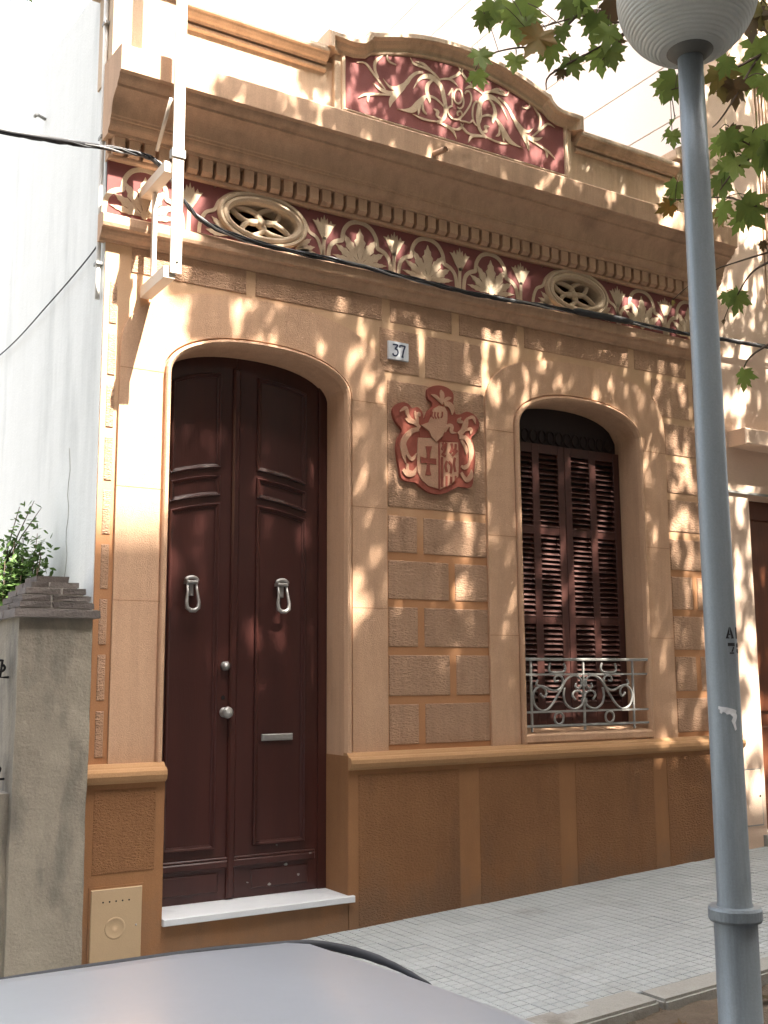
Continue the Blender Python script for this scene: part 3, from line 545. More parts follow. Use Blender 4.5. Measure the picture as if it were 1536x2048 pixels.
# ---- string course, frieze, cornice, parapet
XL, XR = -.02, HW
q = MB(); q.prism([(.002, 4.085), (-.012, 4.085), (-.016, 4.10), (-.04, 4.115), (-.052, 4.135), (-.055, 4.15), (-.078, 4.156), (-.084, 4.175), (-.084, 4.222), (-.07, 4.236), (-.008, 4.256), (.03, 4.256), (.03, 4.085)], XL - .02, XR, 'x'); fin(q, 'string_course', 'trim')
ov = [(1.02, 4.44, .318, .186), (3.68, 4.44, .318, .186)]
fz0, fz1 = 4.25, 4.615
q = MB()
def plate(x0, x1): q.box(x0, x1, .0, .025, fz0, fz1)
plate(0, ov[0][0] - .34); plate(ov[0][0] + .34, ov[1][0] - .34); plate(ov[1][0] + .34, HW - .002)
for cx_, cz_, a_, b_ in ov:
    inner = []; outer = []
    for k in range(49):
        t = 2 * PI * k / 48; ct, st_ = math.cos(t), math.sin(t); inner.append((cx_ + .27 * ct, .0, cz_ + .15 * st_))
        sx = .34 / abs(ct) if abs(ct) > 1e-6 else 1e9; hz = (fz1 - cz_) if st_ > 0 else (cz_ - fz0); sz = hz / abs(st_) if abs(st_) > 1e-6 else 1e9; s_ = min(sx, sz)
        outer.append((cx_ + s_ * ct, .0, cz_ + s_ * st_))
    q.skin([inner, outer]); q.skin([inner, [(x, .1, z) for x, y, z in inner]])
frieze = fin(q, 'frieze', 'red_ground')
for cx_, cz_, a_, b_ in ov:
    g = MB(); rings = []
    for k in range(49):
        t = 2 * PI * k / 48; ct, st_ = math.cos(t), math.sin(t)
        rings.append([(cx_ + (a_ - o) * ct, y, cz_ + (b_ - o) * st_) for o, y in ((0, .003), (.002, -.020), (.012, -.032), (.026, -.030), (.034, -.020), (.040, -.028), (.056, -.034), (.074, -.022), (.082, .0), (.088, .12))])
    g.skin(rings, smooth=False); fin(g, 'oval_frame', 'ornament', frieze)
    for k in range(4):                         # pierced rosette: four hollow petals round the centre
        g = MB(); t0 = PI / 4 + k * PI / 2 + .25; pts = []
        for i in range(20):
            t = 2 * PI * i / 20; lx = .115 + .105 * math.cos(t); ly = .052 * math.sin(t) * (1.1 - .4 * math.cos(t)); x = lx * math.cos(t0) - ly * math.sin(t0); z = lx * math.sin(t0) + ly * math.cos(t0)
            pts.append((cx_ + x * 1.12, .035, cz_ + z * .62))
        g.tube(pts, .019, 8, closed=True); fin(g, 'rosette_petal', 'ornament', frieze)
    g = MB(); g.lathe([(.0, .005), (.02, .008), (.034, .025), (.034, .055)], (cx_, 0, cz_), 14, True, 'y'); fin(g, 'rosette_boss', 'ornament', frieze)
YO0, YO1 = -.005, .003
def petal(mb, cx, cz, ang, L, W, r0=.02, jag=True):
    d = (math.sin(ang), math.cos(ang)); n = (d[1], -d[0]); pl, pr_ = [], []
    for i, (t, ww) in enumerate(((0, .10), (.2, .42), (.38, .86), (.46, .74), (.60, 1.0), (.68, .62), (.80, .6), (.86, .30), (1, 0.02))):
        s = r0 + L * t; ww *= W * .5; pl.append((cx + d[0] * s + n[0] * ww, cz + d[1] * s + n[1] * ww)); pr_.append((cx + d[0] * s - n[0] * ww, cz + d[1] * s - n[1] * ww))
    mb.prism(pl + pr_[::-1], YO0, YO1)
def palmette(cx, z0):
    g = MB()
    for ang, L, W in ((0, .205, .078), (.56, .185, .060), (-.56, .185, .060), (1.04, .175, .052), (-1.04, .175, .052), (1.42, .17, .036), (-1.42, .17, .036)): petal(g, cx, z0 + .03, ang, L * 1.16, W * 1.18)
    g.prism([(cx + .024 * math.cos(t), z0 + .042 + .030 * math.sin(t)) for t in np.linspace(0, 2 * PI, 15)[:-1]], YO0 - .003, YO1); fin(g, 'palmette', 'ornament', frieze)
def tulip(cx, z0):
    g = MB()
    g.brush([(cx - .006, z0), (cx - .004, z0 + .10), (cx, z0 + .17)], .026, YO0, YO1, False)
    g.prism([(cx - .012, z0 + .15), (cx - .045, z0 + .205), (cx - .065, z0 + .245), (cx - .088, z0 + .275), (cx - .06, z0 + .272), (cx - .05, z0 + .295), (cx - .032, z0 + .262), (cx - .024, z0 + .305), (cx - .010, z0 + .285), (cx, z0 + .325), (cx + .010, z0 + .285), (cx + .024, z0 + .305), (cx + .032, z0 + .262), (cx + .05, z0 + .295), (cx + .06, z0 + .272), (cx + .088, z0 + .275), (cx + .065, z0 + .245), (cx + .045, z0 + .205), (cx + .012, z0 + .15)], YO0, YO1)
    fin(g, 'tulip', 'ornament', frieze)
def trefoil(cx, z0, k=1.0, h=1.0):
    g = MB(); half = [(-.247, .0), (-.245, .05), (-.232, .11), (-.20, .15), (-.162, .168), (-.140, .176), (-.136, .20), (-.125, .25), (-.09, .30), (-.045, .325), (0, .332)]
    pts = [(cx + x * k, z0 + z * h) for x, z in half] + [(cx - x * k, z0 + z * h) for x, z in half[::-1][1:]]
    g.brush(pts, .030, YO0, YO1, False, n=4); fin(g, 'trefoil_band', 'ornament', frieze)
z0 = fz0 + .008
for cx_ in (.232, 1.745, 2.30, 2.855, 4.37, 4.90): palmette(cx_, z0); trefoil(cx_, z0)
for cx_ in (.52, 1.47, 2.022, 2.578, 3.135, 4.11, 4.635, 5.14): tulip(cx_, z0)
for cx_, cz_, a_, b_ in ov:
    for s in (-1, 1):
        g = MB(); g.brush([(cx_ + s * .435, z0), (cx_ + s * .43, z0 + .07), (cx_ + s * .395, z0 + .15), (cx_ + s * .335, z0 + .185), (cx_ + s * .30, z0 + .25), (cx_ + s * .22, z0 + .315), (cx_ + s * .10, z0 + .345)], .024, YO0, YO1, False, 5); fin(g, 'trefoil_band', 'ornament', frieze)
        g = MB()
        for an in (.9, 1.25, 1.5): petal(g, cx_ + s * .22, z0 + .03, s * an, .15, .05)
        fin(g, 'palmette', 'ornament', frieze)
# dentils
q = MB(); q.prism([(.03, 4.600), (-.030, 4.600), (-.036, 4.606), (-.036, 4.622), (-.030, 4.628), (-.012, 4.628), (-.012, 4.735), (.03, 4.735)], -.01, XR, 'x'); bed = fin(q, 'dentil_bed', 'trim')
dm = MB(); dm.prism([(-.01, 0), (-.052, 0), (-.074, .018), (-.074, .108), (-.01, .108)], 0, .066, 'x'); dme = dm.mesh('dentil'); dme.materials.append(MAT['trim'])
bm = bmesh.new(); bm.from_mesh(dme); bmesh.ops.recalc_face_normals(bm, faces=bm.faces); bm.to_mesh(dme); bm.free()
for k in range(55):
    o = new_obj('dentil', dme, None, bed); o.location = (.012 + k * .0937 + random.uniform(-.0015, .0015), 0, 4.626); o.scale = (1 + random.uniform(-.03, .03), 1, 1)
def arcp(y0, z0, y1, z1, bulge, n=8):
    out = []; dx, dz = y1 - y0, z1 - z0
    for i in range(n + 1):
        t = i / n; s = math.sin(PI * t) * bulge; l = math.hypot(dx, dz); out.append((y0 + dx * t + dz / l * s, z0 + dz * t - dx / l * s))
    return out
cp = [(.03, 4.728), (-.085, 4.728), (-.085, 4.748)] + arcp(-.094, 4.753, -.124, 4.803, -.010, 5) + [(-.134, 4.806), (-.134, 4.820)] + arcp(-.141, 4.826, -.230, 4.950, .024, 9) + [(-.241, 4.953), (-.241, 4.970)] + arcp(-.248, 4.973, -.284, 5.018, -.008, 5) + [(-.291, 5.020), (-.309, 5.026), (-.311, 5.178), (-.300, 5.190), (.03, 5.225)]
q = MB(); q.prism(cp, XL - .012, XR - .01, 'x'); cornice = fin(q, 'cornice', 'trim')
# parapet wall: recessed fields between piers and pediment
for x0, x1 in ((.40, 1.47), (3.71, 4.80)):
    g = MB(); g.box(*((.40, 1.55) if x0 < 1 else (3.63, 4.80)), .0, .2, 5.16, 5.70); par = fin(g, 'parapet', 'parapet_plaster')
    g = MB(); g.prism([(.205, 5.66), (-.03, 5.66), (-.034, 5.672), (-.05, 5.68), (-.066, 5.70), (-.072, 5.715), (-.086, 5.72), (-.09, 5.735), (-.086, 5.762), (-.07, 5.775), (.10, 5.79), (.205, 5.775)], x0, x1, 'x'); fin(g, 'coping', 'parapet_plaster', par)
    g = MB(); g.prism([(.01, 5.612), (-.012, 5.612), (-.026, 5.622), (-.028, 5.636), (-.015, 5.645), (.01, 5.645)], x0, x1, 'x'); fin(g, 'bead', 'parapet_plaster', par)
    g = MB(); g.box(x0, x1, -.02, .01, 5.17, 5.36); fin(g, 'parapet_base', 'parapet_plaster', par)
for x0, x1 in ((-.01, .40), (4.80, HW)):
    g = MB(); g.box(x0, x1, -.045, .25, 5.16, 5.83); pier = fin(g, 'parapet_pier', 'parapet_plaster')
    g = MB(); g.prism([(x0 - .04, 5.80), (x0 - .05, 5.82), (x0 - .05, 5.88), (x0 + .1, 5.97), (x1 - .1, 5.97), (x1 + .05, 5.88), (x1 + .05, 5.82), (x1 + .04, 5.80)], -.095, .3); fin(g, 'pier_cap', 'parapet_plaster', pier)
# pediment
PC = 2.59
zr = lambda x: 6.118 - .155 * ((x - PC) / .79) ** 2
half = [(PC - 1.14, 5.755), (PC - 1.14, 5.878), (PC - .93, 5.878), (PC - .875, 5.892), (PC - .835, 5.925), (PC - .812, 5.968), (PC - .79, 5.968)]
arcpts = [(PC - .79 + 1.58 * i / 24, zr(PC - .79 + 1.58 * i / 24)) for i in range(25)]
path = half + arcpts[1:-1] + [(2 * PC - x, z) for x, z in half[::-1]]
q = MB(); q.prism([(PC - 1.06, 5.16)] + [(PC - 1.06, 5.80)] + [(x + (.05 if x < PC - .95 else (-.05 if x > PC + .95 else 0)), z - .03) for x, z in path[2:-2]] + [(PC + 1.06, 5.80), (PC + 1.06, 5.16)], -.035, .24); ped = fin(q, 'pediment', 'parapet_plaster')
q = MB(); sweep(q, path, [(0, .27), (0, -.10), (.012, -.112), (.04, -.112), (.05, -.10), (.056, -.085), (.078, -.072), (.092, -.056), (.100, -.052), (.112, -.05), (.118, -.03), (.118, .27)]); fin(q, 'pediment_coping', 'parapet_plaster', ped)
def inner_top(x):
    u = abs(x - PC)
    if u > .80: return 5.80
    return max(5.80, zr(x) - .150 if u < .70 else 5.80 + (zr(PC + .70) - .150 - 5.80) * ((.80 - u) / .10) ** .5)
pts = [(PC - .975, 5.378), (PC + .975, 5.378)] + [(PC + .975 - 1.95 * i / 60, inner_top(PC + .975 - 1.95 * i / 60)) for i in range(61)]
q = MB(); q.prism(pts, -.041, -.03); panel = fin(q, 'red_panel', 'red_ground', ped)
q = MB(); pp = pts + [pts[0], pts[1]]
sweep(q, pp[::-1], [(-.036, -.034), (-.034, -.05), (-.02, -.056), (-.008, -.050), (-.002, -.034)]); fin(q, 'panel_frame', 'parapet_plaster', ped)
for k, (w_, s) in enumerate(SCROLL):
    for mir in (0, 1):
        p2 = [((x if not mir else 2 * PC - x), z) for x, z in s]; dy = .0004 * (k % 4)
        q = MB(); q.brush(p2, w_ * 1.5, -.0455 - dy, -.040, True, 6, .5, .08); fin(q, 'scroll_leaf', 'ornament', ped)
for k, s in enumerate(DIGIT):
    q = MB(); q.brush(s, .0125, -.0462 - .0004 * k, -.040, False, 5); fin(q, 'date_numeral', 'ornament', ped)
q = MB(); q.box(PC - 1.05, PC + 1.05, -.055, -.03, 5.17, 5.335); fin(q, 'pediment_base', 'parapet_plaster', ped)
q = MB(); q.tube([(2.16, -.20, 5.085), (2.155, -.45, 5.035)], .019, 12, cap=False); q.tube([(2.16, -.20, 5.085), (2.155, -.445, 5.036)], .015, 12); dsp = fin(q, 'drain_spout', 'trim', cornice)
# ---- coat of arms
q = MB(); q.prism(crom(COAT, 3, True), -.030, -.004); coat = fin(q, 'coat_of_arms', 'red_relief')
q = MB(); q.prism(SHIELD, -.035, -.025); fin(q, 'shield', 'coat_relief', coat)
q = MB(); q.prism(HELM, -.043, -.025); fin(q, 'helmet', 'coat_relief', coat)
q = MB(); q.prism(CROSS, -.0385, -.03); fin(q, 'cross', 'red_relief', coat)
for b_ in BAR:
    q = MB(); q.prism(b_, -.0335, -.025); fin(q, 'scroll_bar', 'red_relief', coat)
for k, (w_, s) in enumerate(CSTR):
    q = MB(); q.brush(s, w_ * .78, -.0365 - .0005 * (k % 4), -.025, True, 6, .6, .2); fin(q, 'mantling', 'coat_relief', coat)
for k, (w_, s) in enumerate(CDARK):
    q = MB(); q.brush(s, w_ * .85, (-.0385 if s[0][1] < 3.2 else -.0455) - .0003 * (k % 3), -.03, False, 5); fin(q, 'charge', 'red_relief', coat)
# ---- number tile
q = MB(); q.box(1.955, 2.118, -.0265, -.008, 3.657, 3.785, .003); nt_ = fin(q, 'number_tile', 'tile_white')
def glyph(name, strokes, w_):
    g = MB()
    for k, s in enumerate(strokes): g.brush(s, w_, -.0285 - .0003 * k, -.026, False, 6)
    fin(g, name, 'blue_paint', nt_)
gx, g0 = 1.988, 3.680
glyph('numeral_three', [[(gx, g0 + .080), (gx + .038, g0 + .080), (gx + .018, g0 + .052)], [(gx + .016, g0 + .052), (gx + .036, g0 + .046), (gx + .041, g0 + .024), (gx + .026, g0 + .004), (gx + .006, g0 + .006), (gx, g0 + .018)]], .0105)
gx = 2.046
glyph('numeral_seven', [[(gx, g0 + .066), (gx + .001, g0 + .080), (gx + .042, g0 + .080)], [(gx + .042, g0 + .082), (gx + .028, g0 + .045), (gx + .018, g0)], [(gx + .012, g0 + .002), (gx + .027, g0 + .002)]], .0105)
# ---------------------------------------------------------------- neighbour on the right
nb = thing('neighbour_house', 'taller cream plastered house on the right with brown door and white panelled side wall', 'house')
q = MB(); NX = HW + .004
for x0, x1, z0, z1 in ((NX, 5.50, -.4, 10.6), (6.75, 11, -.4, 10.6), (5.50, 6.75, 3.01, 4.75), (5.50, 5.86, 4.75, 6.9), (6.5, 6.75, 4.75, 6.9), (5.50, 6.75, 6.9, 10.6)): q.box(x0, x1, -.012, .35, z0, z1)
q.box(NX + .05, 11, .35, 9, -.4, 10.55); q.build('wall', 'neighbour_plaster', nb)
sp = MB(); sp.box(HW + .01, NX + .05, .0, 9, -.3, 10.6); spo = sp.build('side_wall', 'cable_pale', nb)
zj = [5.25, 5.86, 6.45, 7.0, 7.59, 8.18, 8.77, 9.365, 9.98, 10.62]
for a, b in zip(zj, zj[1:]):
    q = MB(); q.box(HW - .012, HW + .02, -.005, 9, a + .007, b - .007); q.build('wall_panel', 'party_wall', spo)
q = MB(); q.box(5.50, 6.75, .20, .26, .1, 3.01); dd = q.build('door', 'brown_wood', nb)
for x0, x1 in ((5.55, 6.08), (6.16, 6.70)):
    for z0, z1 in ((.35, 1.1), (1.2, 2.85)): q = MB(); q.box(x0, x1, .18, .21, z0, z1, .02); q.build('door_panel', 'brown_wood', dd)
q = MB(); q.box(5.29, 7.4, -.20, .0, 3.395, 3.53, .01); q.build('canopy_slab', 'neighbour_plaster', nb)
q = MB(); q.box(NX, 7.2, -.03, -.008, 3.012, 3.03); q.build('lintel_strip', 'iron_paint', nb)
q = MB(); q.box(5.21, 5.455, -.020, -.010, .33, .775); cb = q.build('meter_cabinet', 'hardware', nb)
q = MB(); q.box(5.22, 5.445, -.026, -.018, .34, .765, .003); q.build('cabinet_door', 'neighbour_plaster', cb)
q = MB(); q.lathe([(.008, -.030), (.01, -.02)], (5.42, 0, .56), 8, False, 'y'); q.build('cabinet_lock', 'dark', cb)
q = MB(); q.box(5.86, 6.5, .1, .14, 4.75, 6.9); wv = q.build('window_shutter', 'shutter_wood', nb)
for k in range(14): q = MB(); q.box(5.87 + k * .045, 5.893 + k * .045, .03, .1, 4.78, 6.88); q.build('shutter_slat', 'neighbour_plaster', wv)
q = MB(); q.box(5.45, 6.8, -.05, .2, gz(6) - .1, gz(6) + .06); q.build('door_sill', 'kerb_stone', nb)

# ---------------------------------------------------------------- block of flats across the street
fb = thing('apartment_building', 'tall plain block of flats across the street with stepped roof line', 'building')
q = MB(); q.prism([(-45, -3), (-45, 19.12), (4.6, 19.12), (4.6, 18.75), (5.6, 18.6), (6.6, 18.3), (7.6, 18.0), (7.6, 17.6), (9.5, 17.2), (9.5, 16.0), (45, 16.0), (45, -3)], -16, -10); fw = q.build('wall', 'facade_far', fb)
for i in range(9):
    for j in range(4):
        q = MB(); q.box(-12.4 + i * 3.4, -11.2 + i * 3.4, -10.02, -9.99, 1.6 + j * 3.3, 3.2 + j * 3.3); wn = q.build('window', 'glass_dark', fb)
        q = MB(); q.box(-12.5 + i * 3.4, -11.1 + i * 3.4, -10, -9.88, 1.5 + j * 3.3, 1.59 + j * 3.3); q.build('sill', 'kerb_stone', wn)
# ---------------------------------------------------------------- garden pillar, gate and bush on the left
pt = thing('gate_pillar', 'weathered grey stucco gate pillar with stepped brick cap', 'pillar', loc=(0, 0, 0))
bm = bmesh.new()
bmesh.ops.create_grid(bm, x_segments=1, y_segments=1, size=1); bm.clear()
def lumpy(x0, x1, y0, y1, z0, z1, n, amp, seed):
    rnd = random.Random(seed); nx_, nz_ = n; mbq = MB(); per = []
    for i in range(nx_ + 1): per.append((x0 + (x1 - x0) * i / nx_, y0))
    for i in range(1, nx_ + 1): per.append((x1, y0 + (y1 - y0) * i / nx_))
    for i in range(1, nx_ + 1): per.append((x1 - (x1 - x0) * i / nx_, y1))
    for i in range(1, nx_): per.append((x0, y1 - (y1 - y0) * i / nx_))
    rings = []; ph = [rnd.uniform(0, 6) for _ in range(6)]
    for k in range(nz_ + 1):
        z = z0 + (z1 - z0) * k / nz_; r = []
        for i, (x, y) in enumerate(per):
            d = amp * (math.sin(z * 5 + ph[0] + x * 7) + .6 * math.sin(z * 11 + ph[1] + y * 9) + .5 * math.sin(z * 23 + ph[2] + (x + y) * 17)) * .5 + rnd.uniform(-1, 1) * amp * .15
            cx_, cy_ = (x0 + x1) / 2, (y0 + y1) / 2; l = math.hypot(x - cx_, y - cy_); r.append((x + (x - cx_) / l * d, y + (y - cy_) / l * d, z))
        rings.append(r)
    mbq.skin(rings, closed=True); mbq.f += [tuple(range(len(per)))[::-1], tuple(nz_ * len(per) + k for k in range(len(per)))]; mbq.sm += [False, False]; return mbq
bm.free()
lumpy(-.432, -.042, -.15, .33, -.35, 1.845, (6, 22), .006, 3).build('shaft', 'stucco_grey', pt)
lumpy(-.60, -.425, -.10, .33, -.35, .93, (4, 10), .010, 5).build('base_block', 'stucco_grey', pt)
cm = MB()
for z0, z1, i in ((1.845, 1.895, -.018), (1.893, 1.935, .006), (1.933, 1.972, .022), (1.970, 2.012, .045), (2.010, 2.046, .078), (2.044, 2.075, .125)): cm.box(-.435 + i, -.04 - i, -.155 + i, .335 - i, z0, z1 - .003)
cm.build('cap_mortar', 'mortar', pt)
for z0, z1, i, n in ((1.847, 1.889, -.030, 1), (1.899, 1.929, -.004, 2), (1.938, 1.968, .012, 2), (1.976, 2.008, .036, 2), (2.014, 2.042, .068, 2), (2.047, 2.080, .112, 1)):
    for yi in range(2):
        for k in range(n + (yi * 0)):
            xa, xb = -.435 + i, -.04 - i; ya, yb = -.155 + i, .335 - i; w_ = (xb - xa) / n; d_ = (yb - ya) / 2; sh = .03 * ((int(z0 * 1000) % 3) - 1) if n > 1 else 0
            q = MB(); q.box(xa + w_ * k + (.006 if k else 0) + (sh if k else 0), xa + w_ * (k + 1) - (.006 if k < n - 1 else 0) + (sh if k < n - 1 else 0), ya + d_ * yi + (.006 if yi else 0), ya + d_ * (yi + 1) - (.006 if not yi else 0), z0, z1)
            v = [(x + random.uniform(-.004, .004), y + random.uniform(-.004, .004), z + random.uniform(-.003, .003)) for x, y, z in q.v]; q.v = v
            q.build('brick', 'old_brick', pt)
gt = thing('iron_gate', 'black wrought iron gate hinged on the grey gate pillar', 'gate')
gy = .05
for z in (.30, 1.30, 1.60): q = MB(); q.box(-1.75, -.50, gy - .012, gy + .012, z - .015, z + .015); q.build('gate_rail', 'black_paint', gt)
for k in range(11): q = MB(); x = -.56 - k * .115; q.tube([(x, gy, .1), (x, gy, 1.72)], .008, 8); q.build('gate_bar', 'black_paint', gt)
def spiral(cx_, cz_, r0, turns, sgn, n=26): return [(cx_ + sgn * (r0 * (1 - .75 * i / n)) * math.cos(2 * PI * turns * i / n), gy - .02, cz_ + (r0 * (1 - .75 * i / n)) * math.sin(2 * PI * turns * i / n)) for i in range(n + 1)]
for z, r in ((1.585, .05), (1.05, .05)):
    q = MB(); q.tube([(-.435, gy - .02, z - .055), (-.48, gy - .02, z - .055)] + spiral(-.475, z, .045, 1.2, 1)[5:], .007, 8); q.build('hinge_scroll', 'black_paint', gt)
bu = thing('garden_shrub', 'leafy green shrub behind the brick-capped pillar against the white wall', 'shrub')
LV = []; LF = []; stems = MB(); bc = 0
root = Vector((-.30, .95, 0.0))
tips = []
for k in range(34):
    a = random.uniform(0, 2 * PI); rr = random.uniform(.08, .42); tip = Vector((-.28 + rr * math.cos(a) * .75, .95 + rr * math.sin(a), random.uniform(1.75, 2.50) - .6 * max(0, (rr - .2))))
    if tip.x > -.09: tip.x = -.09 - random.uniform(0, .08)
    mid = root.lerp(tip, .6) + Vector((random.uniform(-.08, .08), random.uniform(-.08, .08), .1)); stems.tube([root, mid, tip], [.012, .007, .003], 5); tips.append((mid, tip))
for k in range(22):
    tip = Vector((random.uniform(-.36, -.12), random.uniform(.7, 1.15), random.uniform(1.95, 2.42))); mid = root.lerp(tip, .75); stems.tube([mid, tip], [.005, .002], 5); tips.append((mid, tip))
for px in ((-.09, .9, 2.60), (-.14, .88, 2.64), (-.22, .92, 2.60)): tips.append((Vector((-.3, .95, 2.25)), Vector(px))); stems.tube([(-.3, .95, 2.2), ((px[0] - .3) / 2, .93, 2.42), px], [.006, .004, .002], 5)
stems.build('stems', 'twig', bu)
def put_leaf(V, Fc, pos, d, nrm, L, W):
    d = d.normalized(); s = d.cross(nrm); s = s.normalized() if s.length > 1e-5 else d.orthogonal().normalized(); n_ = s.cross(d); b = len(V)
    for t, ww, h in ((0, 0, 0), (.35, .5, -.06), (.35, -.5, -.06), (.7, .38, -.04), (.7, -.38, -.04), (1, 0, -.05), (.5, 0, .03)): V.append(tuple(pos + d * L * t + s * W * ww - n_ * L * h))
    Fc += [(b, b + 1, b + 6), (b, b + 6, b + 2), (b + 1, b + 3, b + 6), (b + 2, b + 6, b + 4), (b + 3, b + 5, b + 6), (b + 4, b + 6, b + 5)]
for mid, tip in tips:
    n = 75 if tip.z < 2.55 else 16
    for k in range(n):
        p_ = mid.lerp(tip, random.uniform(.15, 1.02)) + Vector((random.gauss(0, .045), random.gauss(0, .045), random.gauss(0, .04)))
        if p_.x > -.03: continue
        put_leaf(LV, LF, p_, Vector((random.gauss(0, 1), random.gauss(0, 1), random.gauss(-.2, .7))), Vector((random.gauss(0, .5), random.gauss(0, .5), 1)), random.uniform(.036, .062), random.uniform(.022, .034))
me = bpy.data.meshes.new('foliage'); me.from_pydata(LV, [], LF); new_obj('foliage', me, 'bush_leaf', bu, kind='stuff')
q = MB(); q.lathe([(.0, .0), (.018, .004), (.014, .014)], (-.17, .80, 2.27), 8); q.build('blossom', 'tile_white', bu)

# ---------------------------------------------------------------- steel bracket post, conduit, cables on the corner
bt = thing('steel_bracket', 'pale painted steel post on two wall arms at the left corner of the house', 'bracket')
q = MB(); q.box(.250, .316, -.435, -.420, 3.80, 6.9); po = q.build('post', 'steel_paint', bt)
q = MB(); q.lathe([(.007, -.4375), (.007, -.434)], (.288, 0, 3.865), 12, False, 'y'); q.build('bolt_hole', 'dark', po)
q = MB(); q.box(.216, .284, -.4195, -.018, 3.770, 3.840); q.build('arm', 'steel_paint', bt)
q = MB(); q.box(.206, .272, -.4195, .0, 4.405, 4.470); q.build('arm', 'steel_paint', bt)
q = MB(); q.box(.246, .272, -.128, -.098, 3.845, 4.40); q.build('wall_bar', 'steel_paint', bt)
q = MB(); q.tube([(.235, -.42, 4.86), (.25, -.15, 4.66)], .012, 8); q.build('strut', 'steel_paint', bt)
q = MB(); q.box(.242, .324, -.442, -.395, 4.50, 4.55); q.build('clamp', 'iron_paint', bt)
cd = thing('conduit_pipe', 'thin white conduit running down the white side wall', 'pipe')
q = MB(); q.tube([(-.022, .05, 3.74), (-.024, .05, 3.84), (-.024, .05, 4.2), (-.024, .055, 5.0), (-.024, .07, 6.0)], .015, 10); q.build('pipe', 'pipe_white', cd)
for z in (3.95, 4.75, 5.5): q = MB(); q.box(-.042, .002, .025, .085, z, z + .018); q.build('pipe_clip', 'iron_paint', cd)
cbp = [(-1.6, -.25, 4.46), (-.656, -.15, 4.54), (-.325, -.15, 4.568), (.03, -.15, 4.604), (.22, -.15, 4.60), (.33, -.145, 4.52), (.445, -.125, 4.385), (.60, -.112, 4.285), (.95, -.108, 4.235), (1.6, -.105, 4.236), (2.13, -.105, 4.222), (2.66, -.108, 4.212), (3.31, -.110, 4.236), (3.70, -.110, 4.245), (4.07, -.108, 4.255), (4.80, -.105, 4.268), (5.4, -.10, 4.30), (8, -.08, 4.4)]
for k in range(5):
    an = 2 * PI * k / 5; ph = random.uniform(0, 6)
    pts = [(x, y + .009 * math.cos(an + i * .55), z + .011 * math.sin(an + i * .55) + .004 * math.sin(ph + i * 2.1)) for i, (x, y, z) in enumerate(crom(cbp, 5))]
    q = MB(); q.tube(pts, .0058 if k else .0075, 6); q.build('overhead_cable', 'rubber' if k != 2 else 'cable_pale', label='one of the twisted dark cables sagging in a bundle along the string course', cat='cable', group='bundled cables along the facade')
q = MB(); q.tube(crom([(3.55, -.112, 4.246), (3.8, -.112, 4.252), (4.15, -.110, 4.262)], 4), [.018] + [.026] * 7 + [.016], 10); q.build('cable_splice', 'rubber', label='thick taped cable splice below the right oval vent', cat='cable')
q = MB(); q.tube([(-1.2, -.20, 4.495), (-.6, -.15, 4.543), (-.1, -.15, 4.594)], [.020, .018, .014], 8); q.build('cable_sleeve', 'rubber', label='thick grey cable sleeve crossing the white side wall', cat='cable')
q = MB(); q.tube(crom([(-.02, .07, 4.14), (-.022, .15, 4.08), (-.03, 1.145, 4.055), (-.03, 2.7, 4.094), (-.03, 5.5, 4.4)], 6), .005, 5); q.build('thin_wire', 'rubber', label='thin dark wire slanting down across the white side wall', cat='wire')
q = MB(); q.tube([(-.002, 1.62, 5.62), (-.06, 1.62, 5.64), (-.09, 1.58, 5.60), (-.10, 1.5, 5.57)], .012, 6); q.build('wall_hook', 'iron_paint', label='small bent iron hook high on the white side wall', cat='hook')

# ---------------------------------------------------------------- street lamp
LX, LY = .983, -3.632
lp = thing('street_lamp', 'grey galvanised street lamp with ribbed globe in front of the house', 'street lamp', loc=(LX, LY, 0))
q = MB(); q.lathe([(.14, -.20), (.14, -.12), (.068, -.10), (.066, .772), (.060, .80), (.0525, .82), (.0505, 1.6), (.048, 2.4), (.0455, 3.2), (.043, 3.70)], (0, 0, 0), 40); pole = q.build('pole', 'galvanised', lp)
q = MB(); q.lathe([(.066, .762), (.078, .764), (.082, .772), (.082, .80), (.078, .808), (.052, .810)], (0, 0, 0), 40, False); q.build('ring_collar', 'galvanised', lp)
q = MB(); q.lathe([(.044, 3.66), (.062, 3.668), (.085, 3.69), (.105, 3.715), (.108, 3.725), (.0, 3.726)], (0, 0, 0), 32); q.build('neck', 'collar_metal', lp)
prof = []; R_ = .243; CZ = 3.905; t0 = math.acos(-(3.715 - CZ) / R_)
t0 = math.asin(.100 / R_)
for i in range(260):
    t = t0 + (PI - t0) * i / 259; r = R_ + .0018 * (1 if (i // 2) % 3 else -1) * (1 if t < 2.2 else .5); prof.append((max(.001, r * math.sin(t)), CZ - r * math.cos(t)))
q = MB(); q.lathe(prof, (0, 0, 0), 48); q.build('globe', 'globe_plastic', lp)
e1 = Vector((-1.7756 - LX, -6.072 - LY, 0)).normalized(); e2 = Vector((-e1.y, e1.x, 0)); e2 = e2 if e2.dot(Rv) > 0 else -e2
def onpole(th, z, r): d = e1 * math.cos(th) + e2 * math.sin(th); return (d.x * r, d.y * r, z)
def decal(name, polys, thc, zc, r, m):
    g = MB()
    for pl in polys:
        pl2 = []
        for (a, b), (c, d) in zip(pl, pl[1:] + pl[:1]):
            for k in range(3): pl2.append((a + (c - a) * k / 3, b + (d - b) * k / 3))
        n = len(pl2); v = [onpole(thc + a / r, zc + b, r + .0012) for a, b in pl2] + [onpole(thc + a / r, zc + b, r - .001) for a, b in pl2]
        g.add(v, [tuple(range(n))] + [(i, (i + 1) % n, (i + 1) % n + n, i + n) for i in range(n)])
    g.build(name, m, lp)
